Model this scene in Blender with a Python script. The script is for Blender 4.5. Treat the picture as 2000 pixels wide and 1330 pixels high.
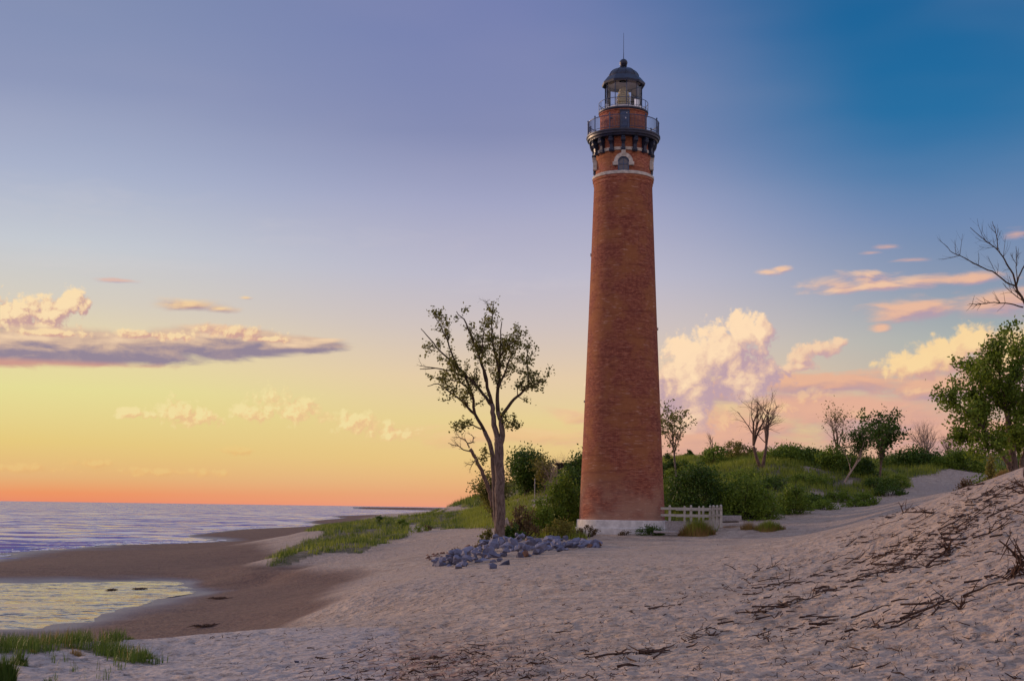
import bpy, math, random
import numpy as np
from mathutils import Vector, Matrix

for o in list(bpy.data.objects):
    bpy.data.objects.remove(o)
C = bpy.context.scene.collection
SC = bpy.context.scene
rng = np.random.default_rng(7)
random.seed(7)
PI = math.pi

# ------------------------------------------------------------------ camera
F = 2600.0                     # focal length in photo pixels (photo is 2000 x 1330)
ZC = 4.5                       # eye height over the lake
PITCH = math.atan(327 / F)
ROLL = math.radians(0.81)
_r0 = np.array([1., 0, 0]); _f0 = np.array([0, math.cos(PITCH), math.sin(PITCH)]); _u0 = np.array([0, -math.sin(PITCH), math.cos(PITCH)])
CR = math.cos(ROLL) * _r0 + math.sin(ROLL) * _u0
CU = -math.sin(ROLL) * _r0 + math.cos(ROLL) * _u0
CF = _f0
CAMP = np.array([0, 0, ZC])
cam = bpy.data.cameras.new('camera'); camo = bpy.data.objects.new('camera', cam); C.objects.link(camo)
cam.sensor_width = 36; cam.lens = F / 2000 * 36; cam.clip_start = 0.1; cam.clip_end = 60000
M = Matrix.Identity(4)
for i in range(3):
    M[i][0] = CR[i]; M[i][1] = CU[i]; M[i][2] = -CF[i]; M[i][3] = CAMP[i]
camo.matrix_world = M
SC.camera = camo

def ray(u, v):
    d = (u - 1000) * CR - (v - 665) * CU + F * CF
    return d / d[1]
def at(u, v, Y):
    """world point seen at photo pixel (u, v) at ground distance Y"""
    return CAMP + ray(u, v) * Y
def project(P):
    Q = np.asarray(P, float) - CAMP
    z = np.maximum(Q @ CF, 1e-3)
    return 1000 + F * (Q @ CR) / z, 665 - F * (Q @ CU) / z
def azel(u, v):
    d = ray(u, v)
    return math.degrees(math.atan2(d[0], d[1])), math.degrees(math.atan2(d[2], math.hypot(d[0], d[1])))

# ------------------------------------------------------------------ view + light
SC.view_settings.view_transform = 'Standard'; SC.view_settings.look = 'None'
SC.view_settings.exposure = 0.0; SC.view_settings.gamma = 1; SC.view_settings.use_curve_mapping = False
SC.render.engine = 'CYCLES'
SC.cycles.max_bounces = 6; SC.cycles.diffuse_bounces = 3; SC.cycles.glossy_bounces = 3; SC.cycles.transparent_max_bounces = 12
SC.cycles.transmission_bounces = 6
SC.cycles.use_denoising = True

SUN_AZ, SUN_EL = math.radians(-54), math.radians(7.5)
sl = bpy.data.lights.new('sun', 'SUN'); sl.energy = 2.4; sl.angle = math.radians(5.0); sl.color = (1.0, 0.66, 0.42)
so = bpy.data.objects.new('sun', sl); C.objects.link(so)
sd = Vector((math.sin(SUN_AZ) * math.cos(SUN_EL), math.cos(SUN_AZ) * math.cos(SUN_EL), math.sin(SUN_EL)))
so.rotation_mode = 'QUATERNION'; so.rotation_quaternion = sd.to_track_quat('Z', 'Y'); so.location = (-60, 60, 40)

def lin(r, g, b):
    f = lambda c: (c / 255 / 12.92) if c / 255 <= .04045 else ((c / 255 + .055) / 1.055) ** 2.4
    return (f(r), f(g), f(b), 1)

class NT:
    def __init__(s, tree):
        s.t = tree; s.n = tree.nodes; s.l = tree.links
    def put(s, sock, v):
        if v is None: return
        if isinstance(v, bpy.types.NodeSocket): s.l.new(v, sock)
        else: sock.default_value = v
    def m(s, op, a, b=None, c=None, clamp=False):
        n = s.n.new('ShaderNodeMath'); n.operation = op; n.use_clamp = clamp
        s.put(n.inputs[0], a); s.put(n.inputs[1], b); s.put(n.inputs[2], c)
        return n.outputs[0]
    def v(s, op, a, b=None, c=None):
        n = s.n.new('ShaderNodeVectorMath'); n.operation = op
        s.put(n.inputs[0], a); s.put(n.inputs[1], b); s.put(n.inputs[2], c)
        return n.outputs['Value' if op in ('LENGTH', 'DOT_PRODUCT', 'DISTANCE') else 'Vector']
    def comb(s, x, y, z=0.0):
        n = s.n.new('ShaderNodeCombineXYZ'); s.put(n.inputs[0], x); s.put(n.inputs[1], y); s.put(n.inputs[2], z); return n.outputs[0]
    def sep(s, a):
        n = s.n.new('ShaderNodeSeparateXYZ'); s.put(n.inputs[0], a); return n.outputs
    def ramp(s, f, stops, interp='LINEAR'):
        n = s.n.new('ShaderNodeValToRGB'); n.color_ramp.interpolation = interp; s.put(n.inputs[0], f)
        e = n.color_ramp.elements
        while len(e) < len(stops): e.new(0.5)
        for k, (p, c) in enumerate(stops):
            e[k].position = p; e[k].color = c
        return n.outputs[0]
    def mix(s, f, a, b, mode='MIX', clamp=False):
        n = s.n.new('ShaderNodeMix'); n.data_type = 'RGBA'; n.blend_type = mode; n.clamp_result = clamp
        s.put(n.inputs[0], f); s.put(n.inputs[6], a); s.put(n.inputs[7], b); return n.outputs[2]
    def maprange(s, x, a, b, c=0.0, d=1.0, smooth=True):
        n = s.n.new('ShaderNodeMapRange'); n.interpolation_type = 'SMOOTHSTEP' if smooth else 'LINEAR'
        for i, q in enumerate((x, a, b, c, d)): s.put(n.inputs[i], q)
        return n.outputs[0]
    def noise(s, vec, scale, detail=4, rough=.55, dist=0.0, dim='3D'):
        n = s.n.new('ShaderNodeTexNoise'); n.noise_dimensions = dim
        s.put(n.inputs['Vector'], vec); n.inputs['Scale'].default_value = scale; n.inputs['Detail'].default_value = detail
        n.inputs['Roughness'].default_value = rough; n.inputs['Distortion'].default_value = dist
        return n.outputs[0]
    def noisev(s, vec, scale, detail=3, rough=.6):
        n = s.n.new('ShaderNodeTexNoise'); s.put(n.inputs['Vector'], vec); n.inputs['Scale'].default_value = scale
        n.inputs['Detail'].default_value = detail; n.inputs['Roughness'].default_value = rough
        return s.v('SUBTRACT', n.outputs['Color'], (.5, .5, .5))
    def voro(s, vec, scale, detail=0, rough=.5, feature='F1', smooth=None, dim='3D'):
        n = s.n.new('ShaderNodeTexVoronoi'); n.voronoi_dimensions = dim; n.feature = feature
        s.put(n.inputs['Vector'], vec); n.inputs['Scale'].default_value = scale
        n.inputs['Detail'].default_value = detail; n.inputs['Roughness'].default_value = rough
        if smooth is not None: n.inputs['Smoothness'].default_value = smooth
        return n.outputs['Distance']

# ------------------------------------------------------------------ world (sky and clouds by direction)
W = bpy.data.worlds.new('World'); SC.world = W; W.use_nodes = True
W.node_tree.nodes.clear()
N = NT(W.node_tree)
tc = N.n.new('ShaderNodeTexCoord')
D = N.v('NORMALIZE', tc.outputs['Generated'])
dx, dy, dz = N.sep(D)
EL = N.m('MULTIPLY', N.m('ARCSINE', dz), 57.29578)
AZ = N.m('MULTIPLY', N.m('ARCTAN2', dx, dy), 57.29578)
t = N.m('SQRT', N.m('DIVIDE', N.m('MAXIMUM', EL, 0.0), 90.0))
E = lambda deg: math.sqrt(deg / 90)
RL = [(0, lin(232, 134, 104)), (E(.35), lin(236, 148, 98)), (E(1.0), lin(228, 176, 116)), (E(2.4), lin(229, 200, 120)), (E(4.6), lin(228, 220, 148)), (E(6.6), lin(230, 212, 168)),
      (E(8.2), lin(212, 204, 190)), (E(10.5), lin(195, 200, 208)), (E(13.5), lin(166, 176, 202)), (E(17), lin(136, 148, 184)), (E(22), lin(122, 136, 174)), (E(45), lin(132, 148, 192)), (1, lin(146, 160, 204))]
RM = [(0, lin(236, 152, 125)), (E(.5), lin(232, 164, 118)), (E(2), lin(231, 196, 132)), (E(3.8), lin(230, 206, 146)), (E(5.6), lin(228, 202, 168)), (E(7.8), lin(205, 192, 190)),
      (E(10), lin(186, 184, 202)), (E(13), lin(162, 165, 196)), (E(16), lin(130, 138, 178)), (E(22), lin(112, 124, 174)), (E(45), lin(128, 146, 194)), (1, lin(146, 160, 204))]
RR = [(0, lin(228, 160, 140)), (E(2), lin(215, 165, 150)), (E(4.5), lin(192, 172, 160)), (E(7), lin(168, 176, 172)), (E(9.5), lin(135, 150, 175)), (E(12), lin(106, 134, 176)),
      (E(14), lin(70, 120, 168)), (E(16.5), lin(30, 108, 160)), (E(22), lin(24, 96, 150)), (E(45), lin(96, 130, 186)), (1, lin(146, 160, 204))]
RB = [(0, lin(214, 178, 180)), (E(5), lin(232, 196, 192)), (E(12), lin(226, 200, 206)), (E(25), lin(200, 194, 214)), (E(50), lin(160, 170, 206)), (1, lin(146, 160, 204))]  # unseen sky behind the camera, brightened and warmed to fill ground and tower
cL, cM, cR, cB = [N.ramp(t, r) for r in (RL, RM, RR, RB)]
f1 = N.maprange(AZ, -20.0, 0.0)
f2 = N.maprange(N.m('ADD', AZ, N.m('MULTIPLY', N.m('SUBTRACT', EL, 12.0), .45)), 3.0, 19.0)
AZa = N.m('ABSOLUTE', AZ)
f3 = N.maprange(AZa, 30.0, 80.0)
sky = N.mix(f1, cL, cM)
sky = N.mix(f2, sky, cR)
skyc = N.mix(f3, sky, cB)
# broad unevenness of the sky colour
P = N.comb(AZ, EL, 0.0)
big = N.noise(N.v('MULTIPLY', P, (0.045, .16, 1)), 1.0, 3, .5)
skyc = N.mix(N.maprange(big, .35, .75, 0.0, .07), skyc, lin(214, 196, 196))
# glow round the sun just outside the frame
sdot = N.v('DOT_PRODUCT', D, tuple(sd))
glow = N.m('POWER', N.m('MAXIMUM', sdot, 0.0), 90.0)
skyc = N.mix(N.m('MULTIPLY', glow, .9), skyc, (1.9, .95, .36, 1), 'ADD')
# cloud noise: billows and wisps, each read twice (here and a step towards the sun) for shading
wz = N.noise(N.v('MULTIPLY', P, (.5, .7, 1)), 1.0, 3, .5)
Pw = N.v('ADD', P, N.comb(N.m('MULTIPLY', wz, .9), N.m('MULTIPLY', wz, .5), 0.0))
def billow(p):
    a = N.voro(p, 1.35, 3.5, .58, 'SMOOTH_F1', .22, '2D')
    b = N.noise(p, 2.4, 7, .62, 0, '2D')
    return N.m('ADD', N.m('MULTIPLY', N.m('SUBTRACT', .75, a), .8), N.m('MULTIPLY', N.m('SUBTRACT', b, .5), .9))
def wisp(p):
    return N.m('MULTIPLY', N.m('SUBTRACT', N.noise(N.v('MULTIPLY', p, (.32, 1.25, 1)), 1.1, 6, .58, .3, '2D'), .5), 2.4)
DL = (-.20, .18, 0)
DE = (-.85, .55, 0)
PE = N.v('ADD', P, DE)
P1 = N.v('ADD', P, DL); Pw1 = N.v('ADD', Pw, DL)
B0, B1, S0, S1 = billow(Pw), billow(Pw1), wisp(P), wisp(P1)

FN = N.noise(Pw, .9, 6, .62, 0, '2D')

def cloud(base, blobs, kind, amp, soft, lit, shade, op=1.0, gain=3.0, floor=None, under=None, bias=.42, ge=1.25, off=(-.30, .42)):
    def field(p):
        f = None
        for (u, v, ru, rv) in blobs:
            a, e = azel(u, v)
            mp = N.v('MULTIPLY', N.v('SUBTRACT', p, (a, e, 0)), (45.4 / ru, 45.4 / rv, 0))
            q = N.m('SUBTRACT', 1.0, N.v('LENGTH', mp))
            f = q if f is None else N.m('SMOOTH_MAX', f, q, .18)
        return f
    n0, n1 = (B0, B1) if kind == 'b' else (S0, S1)
    mu = sum(q[2] for q in blobs) / len(blobs) / 45.4; mv = sum(q[3] for q in blobs) / len(blobs) / 45.4
    F0 = field(P); F1 = field(N.v('ADD', P, (off[0] * min(mu, mv * 2.5), off[1] * mv, 0)))
    D0 = N.m('MULTIPLY_ADD', n0, amp, F0)
    if floor is not None:
        a, e = azel(*floor)
        fl = N.m('MULTIPLY', N.m('SUBTRACT', EL, e), 1.6)
        D0 = N.m('SMOOTH_MIN', D0, N.m('MULTIPLY_ADD', n0, .25, fl), .12)
    al = N.m('MULTIPLY', N.maprange(D0, 0.0, soft), op)
    L = N.m('ADD', N.m('MULTIPLY', N.m('SUBTRACT', F0, F1), ge), N.m('MULTIPLY_ADD', N.m('SUBTRACT', n0, n1), gain * amp * (.55 if kind == 'b' else .45), bias), clamp=True)
    L = N.m('ADD', L, N.m('MULTIPLY', N.m('SUBTRACT', FN, .5), .55), clamp=True)
    mid = tuple((p + q) / 2 * k for p, q, k in zip(shade[:3], lit[:3], (1.04, .98, .92))) + (1,)
    col = N.mix(N.maprange(L, .0, .5, smooth=False), shade, mid); col = N.mix(N.maprange(L, .42, 1.0, smooth=False), col, lit)
    if under is not None:
        a, e = azel(*under[0])
        col = N.mix(N.maprange(EL, e, e - under[2], 0.0, .8), col, under[1])
    return N.mix(al, base, col)

s = skyc
# pale puffs low over the lake
s = cloud(s, [(250, 805, 55, 16), (345, 800, 70, 32), (385, 815, 55, 26), (480, 805, 42, 24), (530, 790, 62, 42), (585, 800, 50, 36), (690, 825, 95, 28), (770, 845, 60, 18)], 'b', .9, .55, lin(243, 224, 165), lin(232, 186, 142), .75, 3.2)
s = cloud(s, [(60, 915, 110, 14), (180, 905, 60, 12), (330, 922, 160, 12), (470, 880, 50, 12)], 'b', .8, .6, lin(236, 200, 130), lin(226, 176, 116), .5, 2.5)
s = cloud(s, [(1120, 815, 45, 20), (1060, 850, 160, 30), (900, 850, 190, 26)], 'w', .8, .9, lin(240, 196, 150), lin(226, 172, 140), .55, 2.0)
# left cumulus, small lens cloud and the long dark bar
s = cloud(s, [(20, 617, 80, 46), (85, 612, 66, 42), (142, 590, 40, 36), (60, 635, 110, 26), (-60, 620, 90, 64)], 'b', .75, .38, lin(248, 220, 176), lin(196, 158, 156), 1.0, 3.4, (60, 652))
s = cloud(s, [(370, 596, 85, 16), (430, 604, 50, 10), (480, 582, 18, 5)], 'w', .7, 1.0, lin(242, 205, 155), lin(166, 134, 148), .9, 3.0)
s = cloud(s, [(130, 677, 340, 40), (-160, 674, 300, 46), (430, 672, 210, 38), (570, 674, 130, 19), (420, 656, 90, 26), (70, 662, 150, 20)], 'w', .30, .34, lin(236, 204, 170), lin(146, 132, 150), 1.0, 4.2, None, ((200, 702), lin(214, 156, 138), .30), .22, 1.3)
s = cloud(s, [(100, 650, 90, 10), (300, 655, 110, 12), (440, 648, 110, 20), (520, 662, 70, 8)], 'b', .8, .5, lin(248, 218, 170), lin(206, 160, 150), .85, 3.4)
# pink bank low at the right
s = cloud(s, [(1400, 860, 320, 95), (1800, 850, 330, 100), (2200, 860, 300, 120), (1650, 800, 300, 60)], 'w', .6, .7, lin(228, 174, 150), lin(190, 156, 160), .95, 2.2)
s = cloud(s, [(1560, 748, 290, 30), (1850, 755, 260, 36), (1400, 765, 140, 30), (1950, 730, 120, 40)], 'w', .6, .6, lin(232, 178, 148), lin(186, 154, 162), .9, 2.5)
# tall cumulus right of the tower
s = cloud(s, [(1335, 745, 88, 95), (1400, 692, 84, 72), (1345, 692, 62, 52), (1448, 642, 44, 44), (1484, 650, 44, 42), (1450, 730, 100, 70), (1330, 820, 80, 66), (1250, 760, 110, 86)], 'b', .60, .36, lin(253, 220, 182), lin(190, 160, 170), 1.0, 1.7, (1400, 852), ((1400, 790), lin(222, 172, 152), 2.0), .34, 1.15, (-.85, .40))
s = cloud(s, [(1560, 700, 34, 26), (1600, 682, 50, 22), (1640, 668, 24, 14), (1560, 715, 44, 16)], 'b', .62, .45, lin(244, 208, 172), lin(200, 164, 166), .95, 1.8)
s = cloud(s, [(1790, 714, 90, 36), (1850, 694, 85, 44), (1905, 670, 56, 46), (1970, 700, 110, 74)], 'b', .5, .42, lin(248, 214, 160), lin(206, 162, 154), 1.0, 1.8, (1800, 748))
s = cloud(s, [(1580, 775, 44, 24), (1420, 815, 40, 40), (1790, 765, 36, 12), (1680, 808, 30, 14), (1510, 800, 60, 25)], 'b', .8, .8, lin(244, 200, 154), lin(214, 166, 152), .65, 3.0)
# orange streaks high at the right
s = cloud(s, [(1635, 556, 72, 26), (1684, 546, 46, 20), (1730, 556, 100, 19), (1500, 532, 40, 12), (1524, 526, 30, 10), (1775, 552, 70, 18)], 'w', .95, 1.0, lin(242, 198, 164), lin(188, 158, 170), .92, 3.0)
s = cloud(s, [(1800, 604, 125, 36), (1930, 594, 150, 34), (2100, 590, 180, 40), (1880, 545, 110, 17), (1722, 640, 26, 12)], 'w', .70, .85, lin(236, 186, 156), lin(180, 154, 170), .92, 2.8)
s = cloud(s, [(1985, 457, 36, 15), (2060, 460, 70, 18), (1740, 483, 40, 7), (1700, 495, 36, 6), (1790, 508, 60, 6), (230, 548, 45, 5)], 'w', .95, 1.1, lin(226, 176, 156), lin(176, 158, 180), .7, 2.0)
s = cloud(s, [(200, 520, 420, 40), (150, 400, 300, 60), (700, 470, 300, 45), (1050, 560, 260, 45)], 'w', 1.1, 1.6, lin(222, 212, 212), lin(190, 188, 206), .12, 1.5)
bg = N.n.new('ShaderNodeBackground'); N.put(bg.inputs[0], s); bg.inputs[1].default_value = 1.0
# the physical sky adds the low sun's warm brightening on top
nis = N.n.new('ShaderNodeTexSky'); nis.sky_type = 'NISHITA'; nis.sun_disc = False
nis.sun_elevation = SUN_EL; nis.sun_rotation = SUN_AZ; nis.air_density = 1.2; nis.dust_density = 2.0
bg2 = N.n.new('ShaderNodeBackground'); N.put(bg2.inputs[0], nis.outputs[0]); bg2.inputs[1].default_value = 0.002
ads = N.n.new('ShaderNodeAddShader'); N.l.new(bg.outputs[0], ads.inputs[0]); N.l.new(bg2.outputs[0], ads.inputs[1])
wo = N.n.new('ShaderNodeOutputWorld'); N.l.new(ads.outputs[0], wo.inputs[0])
W.cycles.sampling_method = 'MANUAL'; W.cycles.sample_map_resolution = 512

# ------------------------------------------------------------------ helpers
def tag(o, label=None, cat=None, group=None, kind=None):
    if label: o['label'] = label
    if cat: o['category'] = cat
    if group: o['group'] = group
    if kind: o['kind'] = kind
    return o
def link(o, parent=None):
    C.objects.link(o)
    if parent is not None: o.parent = parent
    return o
def thing(name, label, cat, loc, rotz=0, group=None):
    o = bpy.data.objects.new(name, None); link(o); o.location = loc; o.rotation_euler = (0, 0, rotz); o.empty_display_size = .3
    return tag(o, label, cat, group)
def mesh_np(name, V, Fq, mat, parent=None, smooth=False, corners=4):
    """V (n,3), Fq (m,k) arrays -> object"""
    V = np.ascontiguousarray(V, np.float32); Fq = np.ascontiguousarray(Fq, np.int32)
    me = bpy.data.meshes.new(name); k = Fq.shape[1]; m = len(Fq)
    me.vertices.add(len(V)); me.vertices.foreach_set('co', V.ravel())
    me.loops.add(m * k); me.loops.foreach_set('vertex_index', Fq.ravel())
    me.polygons.add(m); me.polygons.foreach_set('loop_start', np.arange(m, dtype=np.int32) * k)
    me.polygons.foreach_set('loop_total', np.full(m, k, np.int32))
    if smooth: me.polygons.foreach_set('use_smooth', np.ones(m, bool))
    me.update(calc_edges=True); me.validate()
    if mat: me.materials.append(mat)
    return link(bpy.data.objects.new(name, me), parent)
def mesh_py(name, V, Fs, mat, parent=None, smooth=False):
    me = bpy.data.meshes.new(name); me.from_pydata([tuple(map(float, p)) for p in V], [], Fs); me.update()
    if smooth:
        for p in me.polygons: p.use_smooth = True
    if mat: me.materials.append(mat)
    return link(bpy.data.objects.new(name, me), parent)

class MB:
    """collects shapes into one mesh"""
    def __init__(s): s.V = []; s.F = []
    def add(s, V, Fs):
        b = len(s.V); s.V += [tuple(p) for p in V]; s.F += [tuple(i + b for i in f) for f in Fs]; return s
    def box(s, c, size, rz=0, taper=1.0):
        x, y, z = size[0] / 2, size[1] / 2, size[2] / 2; V = []
        for k, sz in enumerate((-z, z)):
            q = taper if k else 1
            for a, b in ((-x, -y), (x, -y), (x, y), (-x, y)):
                a, b = a * q, b * q
                V.append((c[0] + a * math.cos(rz) - b * math.sin(rz), c[1] + a * math.sin(rz) + b * math.cos(rz), c[2] + sz))
        return s.add(V, [(3, 2, 1, 0), (4, 5, 6, 7), (0, 1, 5, 4), (1, 2, 6, 5), (2, 3, 7, 6), (3, 0, 4, 7)])
    def lathe(s, prof, n=64, a0=0, a1=2 * PI, ang=None):
        full = abs(a1 - a0 - 2 * PI) < 1e-6; m = n if full else n + 1
        V = [(r * math.cos(a0 + (a1 - a0) * i / n), r * math.sin(a0 + (a1 - a0) * i / n), z) for (r, z) in prof for i in range(m)]
        Fs = []
        for j in range(len(prof) - 1):
            for i in range(n):
                k = (i + 1) % m
                Fs.append((j * m + i, j * m + k, (j + 1) * m + k, (j + 1) * m + i))
        return s.add(V, Fs)
    def tube(s, pts, r, n=6, cap=True):
        pts = [np.array(p, float) for p in pts]; R = r if hasattr(r, '__len__') else [r] * len(pts)
        V = []; ref = None
        for i, p in enumerate(pts):
            d = pts[min(i + 1, len(pts) - 1)] - pts[max(i - 1, 0)]; d = d / (np.linalg.norm(d) + 1e-9)
            if ref is None: ref = np.array([0, 0, 1.]) if abs(d[2]) < .9 else np.array([1., 0, 0])
            a = np.cross(d, ref); a /= np.linalg.norm(a) + 1e-9; b = np.cross(d, a); ref = np.cross(a, d)
            for k in range(n):
                V.append(p + R[i] * (math.cos(2 * PI * k / n) * a + math.sin(2 * PI * k / n) * b))
        Fs = [(j * n + k, (j + 1) * n + k, (j + 1) * n + (k + 1) % n, j * n + (k + 1) % n) for j in range(len(pts) - 1) for k in range(n)]
        if cap: Fs += [tuple(range(n)), tuple(reversed(range((len(pts) - 1) * n, len(pts) * n)))]
        return s.add(V, Fs)
    def prism(s, outline, y0, y1):
        """outline in (x, z), extruded along y"""
        n = len(outline); V = [(x, y0, z) for x, z in outline] + [(x, y1, z) for x, z in outline]
        return s.add(V, [tuple(range(n)), tuple(reversed(range(n, 2 * n)))] + [(i, i + n, (i + 1) % n + n, (i + 1) % n) for i in range(n)])
    def build(s, name, mat, parent=None, smooth=False, auto=None):
        o = mesh_py(name, s.V, s.F, mat, parent, smooth)
        if auto:
            for p in o.data.polygons: p.use_smooth = True
            try: o.data.set_sharp_from_angle(angle=math.radians(auto))
            except Exception: pass
        return o

_perm = np.random.default_rng(3).random((256, 256))
def vnoise(x, y, seed=0):
    x = np.asarray(x, float) + seed * 17.13; y = np.asarray(y, float) + seed * 9.71
    xi = np.floor(x).astype(int); yi = np.floor(y).astype(int); fx = x - xi; fy = y - yi
    fx = fx * fx * (3 - 2 * fx); fy = fy * fy * (3 - 2 * fy)
    g = lambda a, b: _perm[a % 256, b % 256]
    return (g(xi, yi) * (1 - fx) + g(xi + 1, yi) * fx) * (1 - fy) + (g(xi, yi + 1) * (1 - fx) + g(xi + 1, yi + 1) * fx) * fy
def fbm(x, y, oct=4, seed=0, rough=.5):
    s_ = 0; a = 1; tot = 0
    for k in range(oct):
        s_ = s_ + a * vnoise(x * 2 ** k, y * 2 ** k, seed + k * 5); tot += a; a *= rough
    return s_ / tot
def sstep(a, b, x):
    t_ = np.clip((x - a) / (b - a), 0, 1); return t_ * t_ * (3 - 2 * t_)

# ------------------------------------------------------------------ materials
def mat_new(name):
    m = bpy.data.materials.new(name); m.use_nodes = True; m.node_tree.nodes.clear()
    n = NT(m.node_tree); out = n.n.new('ShaderNodeOutputMaterial')
    return m, n, out
def principled(n, out, col, rough=.8, metal=0.0, normal=None, spec=.3, **kw):
    b = n.n.new('ShaderNodeBsdfPrincipled'); n.put(b.inputs['Base Color'], col); n.put(b.inputs['Roughness'], rough)
    n.put(b.inputs['Metallic'], metal); n.put(b.inputs['Specular IOR Level'], spec)
    if normal is not None: n.l.new(normal, b.inputs['Normal'])
    for k, v in kw.items(): n.put(b.inputs[k], v)
    n.l.new(b.outputs[0], out.inputs[0]); return b
def bump(n, h, dist, strength=1.0, normal=None):
    b = n.n.new('ShaderNodeBump'); b.inputs['Strength'].default_value = strength; b.inputs['Distance'].default_value = dist
    n.put(b.inputs['Height'], h)
    if normal is not None: n.l.new(normal, b.inputs['Normal'])
    return b.outputs[0]
def objco(n):
    return n.n.new('ShaderNodeTexCoord').outputs['Object']
def wpos(n):
    return n.n.new('ShaderNodeNewGeometry').outputs['Position']
def simple(name, col, rough=.7, metal=0, var=.25, scale=6, bmp=.01, spec=.3):
    m, n, out = mat_new(name); co = objco(n)
    nz = n.noise(co, scale, 5, .6)
    c = n.mix(n.maprange(nz, .3, .7), tuple(q * (1 - var) for q in col[:3]) + (1,), tuple(min(1, q * (1 + var)) for q in col[:3]) + (1,))
    principled(n, out, c, rough, metal, bump(n, nz, bmp), spec); return m

# ------------------------------------------------------------------ terrain
VH = lambda u: 978 + .0141 * u + 0.0
def cz(u, v, z):
    r = ray(u, v); return (r[0], 1.0, r[2], (z - ZC) / r[2])
_cp = []
def CZ(u, v, z):                      # pixel on the ground at height z
    r = ray(u, v); Y = (z - ZC) / r[2]; _cp.append((r[0] * Y, Y, z))
def CD(u, v, Y):                      # pixel on the ground at distance Y
    p = at(u, v, Y); _cp.append((p[0], p[1], p[2]))
def CU_(u, Y, z):                     # hidden ground
    _cp.append((ray(u, 990)[0] * Y, Y, z))
for u, v in ((-220, 1110), (0, 1080), (100, 1073), (200, 1064), (350, 1047), (480, 1033), (600, 1021), (740, 1006)): CZ(u, v, 0.0)
for u, Y, z in ((-220, 115, -.8), (0, 140, -.8), (200, 170, -.9), (400, 260, -1), (600, 480, -1), (800, 900, -1), (-200, 300, -2), (300, 600, -2), (870, 1500, -1), (0, 2000, -3)): CU_(u, Y, z)
for u, v, z in ((0, 1108, .35), (150, 1100, .4), (300, 1085, .4), (450, 1068, .5), (600, 1050, .6), (0, 1128, .14), (200, 1127, .15), (400, 1132, .18), (520, 1100, .6), (520, 1140, .35),
                (0, 1160, -.1), (150, 1150, -.1), (100, 1190, -.1), (0, 1212, -.1), (290, 1147, -.08), (200, 1170, -.08), (-150, 1180, -.12),
                (450, 1152, .16), (380, 1170, .14), (280, 1195, .12), (240, 1212, .14), (150, 1230, .12), (0, 1243, .12), (-150, 1250, .2), (-150, 1125, .2),
                (450, 1190, .32), (360, 1225, .4), (560, 1120, .6), (640, 1132, .95), (430, 1230, .5), (560, 1190, .9), (620, 1165, 1.15)): CZ(u, v, z)
for u, v, Y in ((-100, 1262, 20), (0, 1262, 22), (100, 1256, 24), (180, 1252, 25.5), (260, 1250, 27), (400, 1240, 29.5), (550, 1230, 33), (700, 1215, 36), (640, 1190, 42),
                (0, 1330, 17), (300, 1330, 16), (700, 1330, 14), (1000, 1330, 13), (1300, 1330, 12.3), (1600, 1330, 11.4), (1800, 1330, 11), (2000, 1330, 10.4), (300, 1290, 20.5), (600, 1270, 22),
                (900, 1230, 24.5), (1000, 1200, 26), (1214, 1200, 22.3), (1214, 1100, 42), (1100, 1130, 37), (800, 1130, 46), (860, 1114, 52), (700, 1160, 41), (1000, 1100, 56), (1100, 1080, 62), (1165, 1066, 70),
                (1214, 1043, 84.5), (1130, 1050, 84), (1050, 1060, 75), (975, 1054, 78), (900, 1072, 73), (800, 1082, 77), (830, 1050, 97), (850, 1034, 112), (780, 1062, 90), (720, 1102, 70),
                (525, 1107, 75), (600, 1109, 71), (720, 1100, 69), (560, 1084, 81), (620, 1068, 87), (680, 1060, 91), (730, 1064, 90), (620, 1040, 112), (700, 1022, 125), (760, 1012, 140), (800, 1016, 150),
                (850, 1006, 195), (900, 1001, 225), (880, 1018, 128), (940, 994, 130), (985, 978, 130), (1050, 962, 132), (1110, 945, 128), (1050, 1040, 85), (1000, 1030, 92), (1110, 1030, 88), (1090, 1000, 98),
                (1214, 955, 122), (1310, 1036, 87), (1420, 1022, 89), (1360, 1012, 93), (1500, 1022, 90), (1540, 1000, 98), (1600, 986, 104), (1700, 976, 108), (1770, 950, 118), (1830, 928, 128), (1850, 914, 140), (1925, 917, 140),
                (1350, 975, 104), (1450, 960, 106), (1600, 1042, 80), (1500, 1060, 66), (2000, 912, 33.5), (1950, 932, 36.5), (1900, 954, 40), (1850, 995, 44), (1760, 1016, 50), (1650, 1046, 56), (1530, 1078, 54),
                (2000, 1000, 25), (2000, 1100, 17), (2000, 1200, 13.4), (1850, 1100, 22), (1700, 1100, 31), (1700, 1200, 18), (1500, 1150, 29.5), (1500, 1250, 17), (1350, 1150, 30), (1880, 1200, 14.6),
                (1310, 898, 150), (1400, 899, 150), (1500, 893, 140), (1560, 893, 142), (1650, 902, 155), (1750, 899, 170), (1850, 896, 190), (1950, 898, 190), (1490, 908, 119), (1400, 935, 114), (1600, 925, 116),
                (1660, 948, 112), (1720, 935, 115), (1800, 912, 135), (2200, 860, 36), (2200, 1100, 15.5), (2200, 1000, 22), (2400, 1000, 16), (2150, 915, 140)): CD(u, v, Y)
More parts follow.
